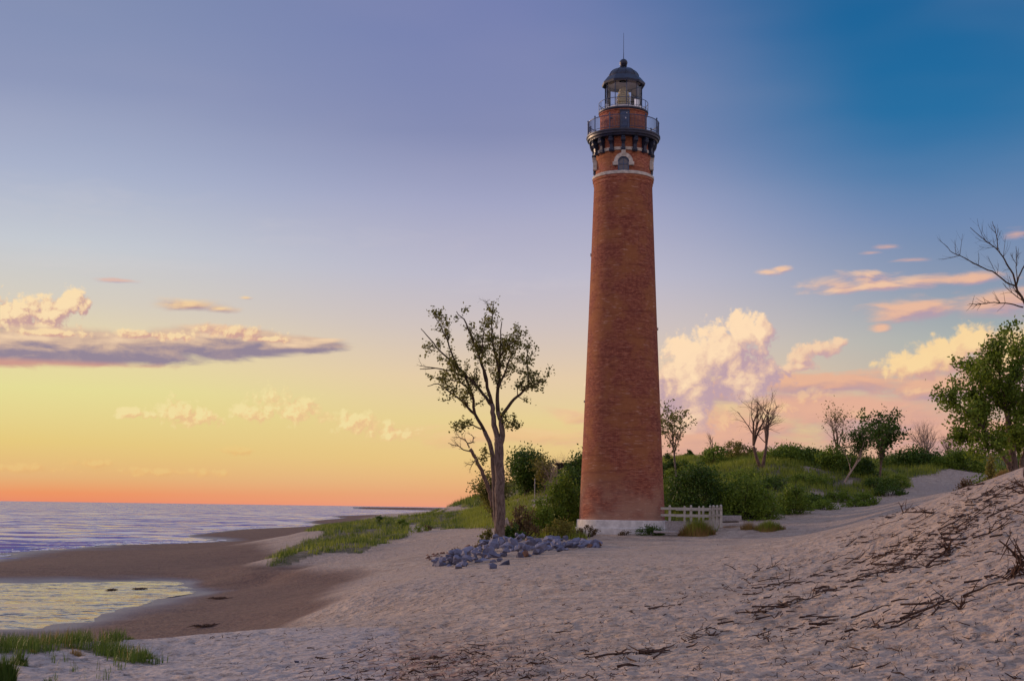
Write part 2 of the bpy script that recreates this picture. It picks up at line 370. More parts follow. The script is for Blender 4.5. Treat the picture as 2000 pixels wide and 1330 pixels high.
for u, Y, z in ((1750, 78, 4.75), (1850, 70, 4.9), (1850, 95, 6.0), (1950, 60, 5.3), (1950, 85, 6.1), (2050, 60, 5.8), (2100, 90, 7), (1000, 170, 7.5), (1080, 200, 8), (1200, 200, 9), (1400, 260, 9), (1800, 300, 11),
                (1100, 500, 8), (1600, 600, 9), (2000, 600, 9), (1500, 2000, 8), (2400, 300, 12), (2400, 120, 9), (950, 300, 2), (960, 160, 3.5), (400, 33, .7), (250, 31, .9), (100, 29, .6), (550, 38, 1.0), (0, 27, .8), (300, 23, 1.9)): CU_(u, Y, z)
for az, table in ((-32, ((8, 2.6), (17, 2.2), (26, 1.2), (40, .35), (58, .32), (75, .35), (90, .3), (110, -.1), (160, -1.5), (900, -3))), (-50, ((8, 2.5), (20, 1.8), (35, .6), (60, .1), (85, -.5), (300, -3))),
                  (-90, ((8, 2.6), (25, 1.3), (45, .2), (70, -.6), (300, -3))), (-140, ((8, 2.8), (30, 1.8), (60, .2), (90, -.8), (400, -3))), (180, ((8, 3), (30, 3.2), (100, 4), (600, 6))),
                  (130, ((8, 3.2), (30, 5), (100, 7), (600, 9))), (85, ((8, 3.8), (30, 7), (100, 8), (600, 10))), (45, ((8, 3.6), (16, 4.6), (30, 6.8), (60, 7), (150, 10), (700, 10)))):
    for r_, z_ in table: _cp.append((r_ * math.sin(math.radians(az)), r_ * math.cos(math.radians(az)), z_))
for az in range(0, 360, 45): _cp.append((2.5 * math.sin(math.radians(az)), 2.5 * math.cos(math.radians(az)), 2.95))
_cp = np.array(_cp)
def _par(x, y):
    a = np.arctan2(x, y); l = np.log(np.hypot(x, y) + 1e-6)
    return a, l
def _feat(x, y):
    a, l = _par(x, y)
    w = np.clip((np.abs(a) - .45) / .5, 0, 1)
    return a, l
_ca, _cl = _feat(_cp[:, 0], _cp[:, 1])
def _dist(a, l):
    da = np.abs(a[:, None] - _ca[None]); da = np.minimum(da, 2 * PI - da)
    return np.sqrt((da * 1.6) ** 2 + (l[:, None] - _cl[None]) ** 2 + .035 ** 2)
_K = _dist(_ca, _cl) + np.eye(len(_cp)) * -.004
_K1 = np.block([[_K, np.ones((len(_cp), 1))], [np.ones((1, len(_cp))), np.zeros((1, 1))]])
_wt = np.linalg.solve(_K1, np.append(_cp[:, 2], 0))
def base_h(x, y):
    x = np.atleast_1d(np.asarray(x, float)).ravel(); y = np.atleast_1d(np.asarray(y, float)).ravel()
    out = np.empty(len(x))
    for i in range(0, len(x), 20000):
        a, l = _feat(x[i:i + 20000], y[i:i + 20000])
        out[i:i + 20000] = _dist(a, np.clip(l, .7, 7.6)) @ _wt[:-1] + _wt[-1]
    return out
def rough_h(x, y, z):
    """uneven sand: hummocks far away, trodden dimples close by; flat near the water"""
    r = np.hypot(x, y)
    dry = sstep(.25, 1.4, z)
    h = (fbm(x / 6, y / 6, 3, 1) - .5) * .35 * dry * sstep(14, 60, r)
    h += (fbm(x / 1.7, y / 1.7, 3, 2) - .5) * .07 * dry
    d = fbm(x / .33, y / .33, 2, 4)
    h += -np.maximum(0, d - .55) * .15 * dry * (1 - sstep(30, 60, r))
    h += (fbm(x / .16, y / .16, 2, 6) - .5) * .045 * dry * (1 - sstep(18, 32, r))
    h += (fbm(x / 4.5, y / 1.3, 3, 15) - .5) * .13 * (1 - sstep(.12, .5, z)) * sstep(-.3, -.05, z)
    hill = sstep(98, 125, r) * sstep(3.5, 6.5, z)
    h += hill * (fbm(x / 9, y / 9, 3, 9) - .5) * 1.3
    return h
def H(x, y):
    x = np.atleast_1d(np.asarray(x, float)); y = np.atleast_1d(np.asarray(y, float))
    z = base_h(x, y); return z + rough_h(x, y, z)
def ground(u, v, d0=8, d1=260):
    """first point of the ground seen at the pixel"""
    r = ray(u, v); Y = np.exp(np.linspace(math.log(d0), math.log(d1), 900))
    z = ZC + r[2] * Y; h = H(r[0] * Y, Y); k = np.nonzero(z <= h)[0]
    i = k[0] if len(k) else len(Y) - 1
    return np.array([r[0] * Y[i], Y[i], h[i]])
def drop(u, Y):
    x = ray(u, 990)[0] * Y; return np.array([x, Y, H(x, Y)[0]])

def inpoly(u, v, poly):
    c = np.zeros(u.shape, bool); n = len(poly)
    for i in range(n):
        x0, y0 = poly[i]; x1, y1 = poly[(i + 1) % n]
        if y0 == y1: continue
        c ^= ((y0 > v) != (y1 > v)) & (u < (x1 - x0) * (v - y0) / (y1 - y0) + x0)
    return c

# grid: dense in view, coarse all round
az_in = np.radians(np.linspace(-25.5, 25.5, 1000)); az_out = np.radians(np.concatenate([np.linspace(27, 60, 34), np.linspace(64, 296, 60), np.linspace(300, 333, 34)]))
azs = np.concatenate([az_in, az_out])
near = 1 / np.linspace(1 / 9.0, 1 / 70.0, 330); farr = np.exp(np.linspace(math.log(70.6), math.log(260), 170)); vfar = np.exp(np.linspace(math.log(265), math.log(6000), 36))
rs = np.concatenate([[.01, 1, 2.5, 4, 5.5, 7, 8], near, farr, vfar])
A, R_ = np.meshgrid(azs, rs)
GX = R_ * np.sin(A); GY = R_ * np.cos(A)
gz0 = base_h(GX.ravel(), GY.ravel()); gz = gz0 + rough_h(GX.ravel(), GY.ravel(), gz0)
gu, gv = project(np.stack([GX.ravel(), GY.ravel(), gz], 1))
GR = R_.ravel(); gx = GX.ravel(); gy = GY.ravel()
front = gy > 2
# masks
n1 = fbm(gx / 3.0, gy / 3.0, 4, 11); n2 = fbm(gx / 11, gy / 11, 4, 12)
def soft_low(lo, hi): return 1 - sstep(lo, hi, gz0 + (n2 - .5) * .9)
wet = soft_low(1.0, 1.45) * sstep(-.6, -.2, gz0)                      # brown damp beach
damp = 1 - sstep(.05, .20, gz0 + (n1 - .5) * .12)                    # shining rim of the water
VEG = [([(860, 1010), (900, 1000), (950, 985), (1000, 962), (1060, 930), (1140, 900), (1140, 1052), (1060, 1050), (1010, 1052), (1000, 1030), (930, 1030), (830, 1034), (820, 1026)], 82, 260),
       ([(520, 1104), (560, 1068), (640, 1040), (600, 1038), (640, 1018), (740, 1000), (900, 996), (880, 1012), (800, 1026), (790, 1050), (730, 1062), (715, 1085), (660, 1080), (600, 1086), (560, 1100)], 66, 260),
       ([(1290, 850), (2100, 850), (2100, 925), (1850, 912), (1830, 925), (1775, 930), (1778, 948), (1690, 972), (1560, 985), (1500, 1005), (1430, 1012), (1290, 1020)], 88, 400),
       ([(-60, 1235), (0, 1240), (160, 1232), (260, 1240), (215, 1262), (250, 1275), (310, 1298), (230, 1290), (150, 1268), (60, 1276), (-60, 1275)], 19, 27.5),
       ([(1325, 1018), (1400, 1012), (1405, 1040), (1330, 1048)], 80, 86.5)]
veg = np.zeros(len(gx))
for poly, r0, r1 in VEG: veg = np.maximum(veg, (inpoly(gu + (n1 - .5) * 26, gv + (n1 - .5) * 12, poly) & front & (GR > r0) & (GR < r1)).astype(float))
veg = np.maximum(veg, ((GR > 150) & (gz0 > 4.5)).astype(float))
nv = fbm(gx / 2.2, gy / 2.2, 3, 21)
sand_gap = ((nv > .60) & (GR > 88) & (GR < 125) & (gu > 1560)) | ((nv > .62) & (gu < 1080) & (gu > 950) & (GR > 90))
veg[sand_gap] *= .15
pale = sstep(-.1, .1, ((gv > 1225) & (gu < 780)).astype(float) - .5) * (1 - sstep(740, 960, gu)) * (gy > 8) * (gz0 > 1.2)
litter = np.exp(-((gu - 860) / 190) ** 2 - ((gv - 1300) / 48) ** 2) * (GR < 30)
nrow, ncol = A.shape
idx = np.arange(nrow * ncol).reshape(nrow, ncol)
q = np.stack([idx[:-1, :], np.roll(idx, -1, 1)[:-1, :], np.roll(idx, -1, 1)[1:, :], idx[1:, :]], -1).reshape(-1, 4)
q = q[:, ::-1]
# leave out what lies deep under the lake far off
GV = np.stack([gx, gy, gz], 1)

def mat_sand():
    m, n, out = mat_new('beach_sand'); p = wpos(n)
    at_ = n.n.new('ShaderNodeAttribute'); at_.attribute_name = 'zones'
    wet_, veg_, damp_ = n.sep(at_.outputs['Color']); 
    a2 = n.n.new('ShaderNodeAttribute'); a2.attribute_name = 'zones2'
    pale_, lit_, _ = n.sep(a2.outputs['Color'])
    g1 = n.noise(p, .9, 5, .6); g2 = n.noise(p, 6.0, 5, .65); g3 = n.noise(p, 60.0, 3, .7); g4 = n.noise(p, .12, 3, .5)
    dry = n.mix(n.maprange(g1, .3, .7), (.36, .265, .195, 1), (.50, .39, .295, 1))
    dry = n.mix(n.maprange(g4, .42, .62), dry, (.42, .325, .255, 1))
    dry = n.mix(n.m('MULTIPLY', pale_, .8), dry, (.42, .37, .345, 1))
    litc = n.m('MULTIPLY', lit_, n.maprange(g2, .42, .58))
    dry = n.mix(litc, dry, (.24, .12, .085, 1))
    # dark crumbs of bark and pebble, and dimple shade painted into the sand
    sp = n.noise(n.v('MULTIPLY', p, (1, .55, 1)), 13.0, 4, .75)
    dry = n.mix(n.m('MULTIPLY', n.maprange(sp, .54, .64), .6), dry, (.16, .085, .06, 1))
    wetc = n.mix(n.maprange(g1, .3, .7), (.085, .040, .026, 1), (.13, .064, .042, 1))
    wetc = n.mix(n.m('MULTIPLY', n.maprange(n.noise(n.v('MULTIPLY', p, (.5, 1, 1)), 4.0, 5, .7), .48, .66), .7), wetc, (.12, .07, .05, 1))
    c = n.mix(wet_, dry, wetc)
    c = n.mix(damp_, c, (.13, .095, .095, 1))
    soil = n.mix(n.maprange(g2, .35, .65), (.05, .062, .02, 1), (.16, .12, .07, 1))
    c = n.mix(n.m('MULTIPLY', veg_, n.maprange(g1, .25, .5, .55, 1)), c, soil)
    c = n.mix(n.m('MULTIPLY', n.maprange(g3, .35, .7), .3), c, (.25, .18, .15, 1))
    foot = n.voro(n.v('ADD', n.v('MULTIPLY', p, (1, .8, 1)), n.v('MULTIPLY', n.comb(g2, g2, 0), (.5, .5, 0))), 2.3, 1.0, .5, 'SMOOTH_F1', .5, '2D')
    hh = n.m('ADD', n.m('MULTIPLY', n.noise(p, 3.2, 5, .62), .55), n.m('MULTIPLY', n.maprange(foot, .0, .6), .45))
    nb = bump(n, hh, .20, 1.0)
    nb2 = bump(n, g3, .006, .6, nb)
    flat = n.m('MULTIPLY', n.m('SUBTRACT', 1.0, damp_), 1.0)
    # ripples stay faint where the sand is wet and firm
    b = n.n['Bump'] if 'Bump' in n.n else None
    b.inputs['Strength'].default_value = .9
    st = n.m('MULTIPLY', n.m('SUBTRACT', 1.0, n.m('MULTIPLY', damp_, .9)), n.m('SUBTRACT', .95, n.m('MULTIPLY', wet_, .6)))
    n.put(b.inputs['Strength'], st)
    vn = n.v('ADD', n.noisev(p, 6.5, 3, .65), n.v('MULTIPLY', n.noisev(n.v('MULTIPLY', p, (1, .6, 1)), 17.0, 2, .6), (.9, .9, .9)))
    amp_ = n.m('MULTIPLY', n.m('SUBTRACT', 1.0, n.m('MULTIPLY', damp_, .85)), n.m('SUBTRACT', 1.9, n.m('ADD', n.m('MULTIPLY', wet_, .5), n.m('MULTIPLY', pale_, .6))))
    nb2 = n.v('NORMALIZE', n.v('ADD', nb2, n.v('MULTIPLY', vn, n.comb(amp_, amp_, 0.0))))
    rough = n.m('SUBTRACT', .92, n.m('MULTIPLY', damp_, .52))
    bs = principled(n, out, c, rough, 0, nb2, .35)
    return m
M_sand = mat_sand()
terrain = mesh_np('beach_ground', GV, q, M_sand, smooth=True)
tag(terrain, 'pale sandy beach rising into grassy dunes round the lighthouse', None, None, 'structure')
def colattr(o, name, a, b, c):
    ca = o.data.color_attributes.new(name, 'FLOAT_COLOR', 'POINT')
    ca.data.foreach_set('color', np.stack([a, b, c, np.ones(len(a))], 1).astype(np.float32).ravel())
colattr(terrain, 'zones', wet, veg, damp)
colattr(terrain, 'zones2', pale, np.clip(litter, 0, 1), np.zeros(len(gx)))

# ------------------------------------------------------------------ lake
def mat_water(name, base, sc, amp, rough, pool=False, lean=(0, 0, 1)):   # lean: waves rolling in show their steeper shoreward fronts
    m, n, out = mat_new(name); p = wpos(n)
    big_ = n.noise(n.v('MULTIPLY', p, (.35, 1.0, 1)), sc * .10, 4, .6)
    mid_ = n.noise(n.v('MULTIPLY', p, (.45, 1.0, 1)), sc * .55, 3, .65)
    v1 = n.noisev(n.v('MULTIPLY', p, (.5, 1.0, 1)), sc, 4, .7)
    v2 = n.noisev(n.v('MULTIPLY', p, (.4, 1.0, 1)), sc * .3, 2, .6)
    k = n.m('MULTIPLY', n.m('MULTIPLY', n.maprange(big_, .40, .58, .12, 1.2), n.maprange(mid_, .36, .62, .25, 1.5)), amp)
    vv = n.v('MULTIPLY', n.v('ADD', v1, v2), n.comb(n.m('MULTIPLY', k, .7), k, 0.0))
    kl = n.m('ADD', n.m('DIVIDE', k, amp * 1.3), .38)
    nb = n.v('NORMALIZE', n.v('ADD', vv, n.comb(n.m('MULTIPLY', kl, lean[0]), n.m('MULTIPLY', kl, lean[1]), 1.0)))
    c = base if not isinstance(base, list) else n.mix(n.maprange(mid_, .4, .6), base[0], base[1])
    principled(n, out, c, rough, 0, nb, .5, IOR=1.33)
    return m
M_lake = mat_water('lake_water', [lin(84, 72, 150), lin(156, 120, 164)], .9, 1.35, .10, False, (.04, -.13, 1))  # pink of the reflected sky is put into the base colour
lr = np.exp(np.linspace(math.log(60), math.log(40000), 260)); la = np.radians(np.concatenate([np.linspace(-190, -28, 120), np.linspace(-27.6, 4, 420), np.linspace(5, 30, 30)]))
LA, LR = np.meshgrid(la, lr)
lx = LR * np.sin(LA); ly = LR * np.cos(LA)
swell = (fbm(lx / 14 + 3, ly / 4.2, 3, 31) - .5) * .34 + (fbm(lx / 3.6, ly / 1.3, 2, 33) - .5) * .10
swell *= (1 - sstep(500, 1600, LR)) * sstep(70, 120, LR)
brk = 0
ii = np.arange(LA.size).reshape(LA.shape)
lq = np.stack([ii[:-1, :-1], ii[1:, :-1], ii[1:, 1:], ii[:-1, 1:]], -1).reshape(-1, 4)[:, ::-1]
lake = mesh_np('lake_water', np.stack([lx.ravel(), ly.ravel(), swell.ravel()], 1), lq, M_lake, smooth=True)
tag(lake, 'wide rippled blue and pink lake reaching the horizon', None, None, 'structure')
lz = base_h(lx.ravel(), ly.ravel()) 
# pool of water left on the beach
pool_uv = [(-420, 1122), (-90, 1130), (0, 1135), (120, 1133), (260, 1136), (400, 1143), (420, 1148), (350, 1158), (300, 1166), (250, 1180), (240, 1192), (190, 1208), (110, 1224), (40, 1233), (-90, 1246), (-420, 1262)]
pv = []
for (u, v) in pool_uv:
    r = ray(u, v); Y = (.05 - ZC) / r[2]; pv.append((r[0] * Y * 1.0, Y))
pcx = np.mean(np.array(pv), 0)
ring = [tuple(pcx + (np.array(p) - pcx) * 1.15) for p in pv]
M_pool = mat_water('pool_water', [(.16, .12, .08, 1), (.06, .045, .04, 1)], 7.5, .70, .08, True, (0, -.045, 1))
pool = mesh_py('pool_water', [(x, y, .035) for x, y in ring], [tuple(range(len(ring)))], M_pool)
tag(pool, 'shallow golden pool of water lying on the wet sand', None, None, 'structure')

# surf: ragged foam lines where the lake meets the sand
M_foam = simple('surf_foam', (.62, .58, .60), .6, 0, .12, 4, .02)
fa = np.radians(np.linspace(-27, -3.2, 900)); fr_ = np.exp(np.linspace(math.log(84), math.log(700), 500))
FA, FR = np.meshgrid(fa, fr_, indexing='ij'); fx = FR * np.sin(FA); fy = FR * np.cos(FA)
fz = base_h(fx.ravel(), fy.ravel()); fz = (fz + rough_h(fx.ravel(), fy.ravel(), fz)).reshape(FA.shape)
shore = np.array([fr_[np.argmax(row < .02)] if (row < .02).any() else np.nan for row in fz])
V = []; Fs = []
for off_, wmax, th_, sd_ in ((-.5, 2.2, .30, 3), (5.5, 1.6, .52, 8), (12.0, 1.3, .60, 14)):
    w_ = np.maximum(0, fbm(fa * 260, fa * 0 + sd_, 4, sd_, .65) - th_) * wmax * 2.6 * (shore / 110) ** .8
    wob_ = (fbm(fa * 90, fa * 0, 3, sd_ + 2) - .5) * 3.0 * (1 if off_ > 0 else .2)
    for i in range(len(fa) - 1):
        if np.isnan(shore[i]) or np.isnan(shore[i + 1]) or (w_[i] <= 0 and w_[i + 1] <= 0) or abs(shore[i] - shore[i + 1]) > 6: continue
        q4 = []
        for j in (i, i + 1):
            r1 = shore[j] + off_ + wob_[j]; r2 = r1 + w_[j]
            q4 += [(r1 * math.sin(fa[j]), r1 * math.cos(fa[j]), .075), (r2 * math.sin(fa[j]), r2 * math.cos(fa[j]), .12)]
        b0_ = len(V); V += q4; Fs.append((b0_, b0_ + 2, b0_ + 3, b0_ + 1))
foam = mesh_py('surf_foam', V, Fs, M_foam); tag(foam, 'thin broken lines of pale foam along the shore', None, None, 'stuff')

# ------------------------------------------------------------------ lighthouse
LY = 88.0
base = at(1214.5, 1041, LY); axis_x = base[0]
def lz_at(v): # height above the foot for a photo row on the tower axis
    lo, hi = -5, 60
    for _ in range(50):
        m_ = (lo + hi) / 2
        if project(np.array([axis_x, LY, base[2] + m_]))[1] > v: lo = m_
        else: hi = m_
    return lo
def lr_at(px, v):
    z = base[2] + lz_at(v); dep = (np.array([axis_x, LY, z]) - CAMP) @ CF
    return px / F * dep
face = math.atan2(-axis_x, -LY) + PI / 2 + PI         # local -Y looks at the camera
face = math.atan2(axis_x, LY)
lh = thing('lighthouse', 'tall tapering red brick lighthouse with black iron gallery and glazed lantern', 'lighthouse', tuple(base), -face)

def mat_brick():
    m, n, out = mat_new('red_brick'); co = objco(n); x, y, z = n.sep(co)
    ang = n.m('ARCTAN2', y, x)
    uvw = n.comb(n.m('MULTIPLY', ang, 2.35), z, 0.0)
    br = n.n.new('ShaderNodeTexBrick'); br.offset = .5; n.put(br.inputs['Vector'], uvw)
    br.inputs['Scale'].default_value = 1.0; br.inputs['Brick Width'].default_value = .22; br.inputs['Row Height'].default_value = .075
    br.inputs['Mortar Size'].default_value = .011; br.inputs['Mortar Smooth'].default_value = .3; br.inputs['Bias'].default_value = -.1
    br.inputs['Color1'].default_value = (.52, .185, .105, 1); br.inputs['Color2'].default_value = (.31, .09, .06, 1); br.inputs['Mortar'].default_value = (.20, .105, .075, 1)
    big = n.noise(n.comb(n.m('MULTIPLY', ang, 2.4), n.m('MULTIPLY', z, 1.0), 0.0), .45, 4, .6)
    sm = n.noise(n.comb(n.m('MULTIPLY', ang, 2.4), n.m('MULTIPLY', z, 2.6), 0.0), 3.2, 5, .7)
    c = n.mix(n.maprange(sm, .33, .66), n.mix(.7, br.outputs[0], (.15, .032, .024, 1)), br.outputs[0])
    c = n.mix(n.m('MULTIPLY', n.maprange(big, .42, .62), .7), c, (.38, .155, .06, 1))
    # odd pale, spalled bricks in short rows
    pale = n.noise(n.comb(n.m('MULTIPLY', ang, 1.3), n.m('MULTIPLY', z, 3.6), 0.0), 2.4, 3, .6)
    c = n.mix(n.m('MULTIPLY', n.maprange(pale, .59, .67), n.maprange(big, .35, .62, .15, .75)), c, (.58, .33, .24, 1))
    course = n.noise(n.comb(n.m('MULTIPLY', ang, .5), n.m('MULTIPLY', z, 2.2), 7.0), 1.6, 3, .7)
    c = n.mix(n.m('MULTIPLY', n.maprange(course, .52, .66), .45), c, (.16, .045, .035, 1))
    streak = n.noise(n.comb(n.m('MULTIPLY', ang, 9.0), n.m('MULTIPLY', z, .12), 3.0), 1.0, 4, .6)
    c = n.mix(n.m('MULTIPLY', n.maprange(streak, .55, .72), n.maprange(z, 12.0, 25.0, .12, .5)), c, (.12, .05, .04, 1))
    c = n.mix(n.m('MULTIPLY', n.maprange(z, 4.5, 1.2), n.m('MULTIPLY', n.maprange(big, .35, .6), .4)), c, (.50, .36, .30, 1))
    h = n.m('ADD', n.m('MULTIPLY', br.outputs['Fac'], -.5), n.m('MULTIPLY', sm, .6))
    principled(n, out, c, .9, 0, bump(n, h, .035, 1.0), .2); return m
def mat_brick2(name, k, seed): 
    m = M_brick.copy(); m.name = name
    for nd in m.node_tree.nodes:
        if nd.type == 'TEX_BRICK':
            for s_ in ('Color1', 'Color2', 'Mortar'): nd.inputs[s_].default_value = tuple(min(.7, q * k) for q in nd.inputs[s_].default_value[:3]) + (1,)
    return m
M_brick = mat_brick(); M_brick_top = mat_brick2('lighter_brick', 1.5, 1)
M_stone = simple('pale_limestone', (.50, .46, .40), .8, 0, .22, 5, .02)
M_conc = simple('whitewashed_concrete', (.62, .60, .58), .85, 0, .16, 3, .03)
M_iron = simple('black_painted_iron', (.014, .022, .050), .45, 0, .4, 4, .004, .5)
M_iron2 = simple('dark_blue_painted_iron', (.028, .060, .135), .4, 0, .3, 8, .004, .5)
M_white = simple('white_painted_metal', (.62, .62, .64), .5, 0, .08, 4, .002)
M_inside = simple('grey_lantern_ceiling', (.60, .57, .62), .7, 0, .1, 3, .004)
def mat_glass(name, tint=(1, 1, 1, 1), refl=.12):
    m, n, out = mat_new(name)
    tr = n.n.new('ShaderNodeBsdfTransparent'); tr.inputs[0].default_value = tint
    gl = n.n.new('ShaderNodeBsdfGlossy'); gl.inputs['Roughness'].default_value = .03
    fr = n.n.new('ShaderNodeFresnel'); fr.inputs[0].default_value = 1.5
    mx = n.n.new('ShaderNodeMixShader'); n.put(mx.inputs[0], n.m('ADD', fr.outputs[0], refl * .2, clamp=True)); n.l.new(tr.outputs[0], mx.inputs[1]); n.l.new(gl.outputs[0], mx.inputs[2])
    n.l.new(mx.outputs[0], out.inputs[0]); return m
M_glass = mat_glass('lantern_glass', (.93, .95, .97, 1))
def mat_lens():
    m, n, out = mat_new('lens_glass'); co = objco(n); _, _, z = n.sep(co)
    band = n.m('SINE', n.m('MULTIPLY', z, 70.0))
    principled(n, out, (.80, .72, .42, 1), .15, 0, bump(n, band, .02), .6, **{'Transmission Weight': .25}); return m
M_lens = mat_lens()
def mat_pane():
    m, n, out = mat_new('dark_window_glass'); co = wpos(n)
    principled(n, out, (.035, .045, .075, 1), .06, 0, bump(n, n.noise(co, 1.5, 2, .5), .03), .8); return m
M_pane = mat_pane()

r_base = lr_at(83.5, 1015); r_neck = lr_at(56.3, 352)
z_pl = lz_at(1015); z_nk = lz_at(355)
# plinth: two courses of whitewashed concrete blocks
pb = MB().lathe([(r_base + .24, -1.2), (r_base + .24, z_pl * .42), (r_base + .17, z_pl * .45), (r_base + .15, z_pl - .03), (r_base + .12, z_pl), (r_base - .3, z_pl)], 96)
pb.build('plinth', M_conc, lh, auto=30)
# brick shaft with the slight waist of the photo
prof = []
for i in range(61):
    s_ = i / 60; z = z_pl + (z_nk - z_pl) * s_
    v_ = 1015 + (355 - 1015) * s_
    prof.append((r_base + (r_neck - r_base) * s_ - .03 * math.sin(PI * s_), z))
MB().lathe(prof, 128).build('brick_shaft', M_brick, lh, smooth=True)
# corbel rings and pale string course
zc1, zc0 = lz_at(343), lz_at(353)
rc = lr_at(58.6, 345)
MB().lathe([(r_neck - .02, z_nk - .42), (rc - .03, z_nk - .34), (rc - .03, z_nk - .14), (rc + .02, z_nk - .12), (rc + .02, z_nk + .06), (r_neck - .1, z_nk + .06)], 96).build('brick_corbel', M_brick_top, lh, auto=30)
zs = z_nk + .063
MB().lathe([(r_neck - .1, zs), (rc + .05, zs), (rc + .05, zs + .16), (r_neck + .02, zs + .24), (r_neck - .12, zs + .24)], 96).build('string_course', M_stone, lh, auto=30)
z_dk = lz_at(281)      # underside of the gallery deck
r_dr = lr_at(52.5, 300)
MB().lathe([(r_neck - .05, zs + .20), (r_dr + .02, lz_at(318)), (r_dr, z_dk + .1)], 128).build('watch_drum', M_brick_top, lh, smooth=True)
def polar(a, r, z): # a = 0 faces the camera (local -Y), positive to the right
    return (r * math.sin(a), -r * math.cos(a), z)
def placed(mb, name, mat, parent, a, auto=None, smooth=False):
    o = mb.build(name, mat, parent, smooth=smooth, auto=auto); o.rotation_euler = (0, 0, a); return o
# pale belt between the brackets, one block between each pair
zb = lz_at(304)
blk = MB()
da = 2 * PI / 16
n_ = 5
outer = [polar(-da * .40 + da * .80 * i / n_, r_dr + .09, 0) for i in range(n_ + 1)]; inner = [polar(-da * .40 + da * .80 * i / n_, r_dr - .05, 0) for i in range(n_ + 1)]
V = []
for zz in (zb - .10, zb + .10):
    V += [(p[0], p[1], zz) for p in outer] + [(p[0], p[1], zz) for p in inner]
k = n_ + 1; Fs = []
for i in range(n_):
    Fs += [(i, i + 1, 2 * k + i + 1, 2 * k + i), (i, k + i, k + i + 1, i + 1), (2 * k + i, 2 * k + i + 1, 3 * k + i + 1, 3 * k + i)]
Fs += [(0, 2 * k, 3 * k, k), (k - 1, 2 * k - 1, 4 * k - 1, 3 * k - 1)]
bm0 = blk.add(V, Fs).build('belt_block', M_stone, lh)
brk_a = [da * i for i in range(16)]
bm0.rotation_euler = (0, 0, da / 2)
for i in range(1, 16):
    c = bm0.copy(); link(c, lh); c.rotation_euler = (0, 0, da / 2 + da * i)
# scrolled iron brackets
r_gal = lr_at(70.5, 268); zt = z_dk - .02
h_b = z_dk - lz_at(309)
def bracket():
    r0, r1 = r_dr + .02, r_gal - .22
    ol = [(r0, zt), (r1, zt), (r1 + .05, zt - .13), (r1 - .04, zt - .28), (r1 - .20, zt - .34), (r0 + .36, zt - .42), (r0 + .26, zt - .55), (r0 + .22, zt - h_b * .85), (r0 + .12, zt - h_b), (r0, zt - h_b * .92)]
    mb = MB(); mb.prism(ol, -.11, .11)
    mb.V = [(y, -x, z) for (x, y, z) in mb.V]
    mb2 = MB(); mb2.add(mb.V, mb.F)
    for (rr, zz, rad) in ((r1 - .12, zt - .24, .15), (r0 + .15, zt - h_b + .10, .13)):   # rolled ends
        cyl = MB(); cyl.prism([(rr + rad * math.cos(2 * PI * i / 10), zz + rad * math.sin(2 * PI * i / 10)) for i in range(10)], -.15, .15)
        mb2.add([(y, -x, z) for (x, y, z) in cyl.V], cyl.F)
    return mb2
b0 = bracket().build('bracket', M_iron, lh)
for i in range(1, 16):
    c = b0.copy(); link(c, lh); c.rotation_euler = (0, 0, da * i)
# gallery deck with moulded rim
zd = z_dk
MB().lathe([(r_dr - .2, zd), (r_gal - .16, zd), (r_gal - .12, zd + .10), (r_gal - .02, zd + .14), (r_gal, zd + .26), (r_gal + .05, zd + .30), (r_gal + .05, zd + .40), (r_gal - .05, zd + .43), (r_dr - .6, zd + .46)], 96).build('gallery_deck', M_iron, lh, auto=35)
zf = zd + .44
# main railing
h_r = lz_at(244) - zf + .02; rr = r_gal - .04
rail = thing('gallery_railing', None, None, (0, 0, 0)); rail.parent = lh
for zz, th in ((zf + h_r, .028), (zf + .10, .02)):
    MB().tube([polar(2 * PI * i / 96, rr, zz) for i in range(97)], th, 6, False).build('handrail' if th > .025 else 'bottom_rail', M_iron2, rail, smooth=True)
bal = MB().tube([(0, -rr, zf + .1), (0, -rr, zf + h_r)], .012, 4, False).build('baluster', M_iron2, rail)
nb_ = 144
for i in range(1, nb_):
    c = bal.copy(); link(c, rail); c.rotation_euler = (0, 0, 2 * PI * i / nb_)
post = MB().tube([(0, -rr, zf - .1), (0, -rr, zf + h_r + .06)], .034, 6); 
post.tube([(0, -rr, zf + h_r + .04), (0, -rr, zf + h_r + .09), (0, -rr, zf + h_r + .14), (0, -rr, zf + h_r + .18)], [.02, .055, .05, .01], 8)
p0 = post.build('railing_post', M_iron2, rail); npst = 12
p0.rotation_euler = (0, 0, math.radians(8))
for i in range(1, npst):
    c = p0.copy(); link(c, rail); c.rotation_euler = (0, 0, math.radians(8) + 2 * PI * i / npst)
# watch room
r_w = lr_at(45.5, 230); z_w1 = lz_at(225.5)
MB().lathe([(r_w, zf - .05), (r_w, z_w1 - .12), (r_w + .07, z_w1 - .06), (r_w + .07, z_w1)], 96).build('watch_room', M_brick_top, lh, auto=30)
r_u = lr_at(48.5, 210); 
MB().lathe([(r_w - .3, z_w1), (r_u - .06, z_w1), (r_u, z_w1 + .06), (r_u, z_w1 + .15), (r_u - .1, z_w1 + .18), (.3, z_w1 + .18)], 96).build('upper_deck', M_iron, lh, auto=30)
zu = z_w1 + .17
rail2 = thing('lantern_railing', None, None, (0, 0, 0)); rail2.parent = lh
hu = .60; ru = r_u - .03
MB().tube([polar(2 * PI * i / 72, ru, zu + hu) for i in range(73)], .022, 6, False).build('handrail', M_iron2, rail2, smooth=True)
MB().tube([polar(2 * PI * i / 72, ru, zu + .12) for i in range(73)], .014, 6, False).build('bottom_rail', M_iron2, rail2, smooth=True)
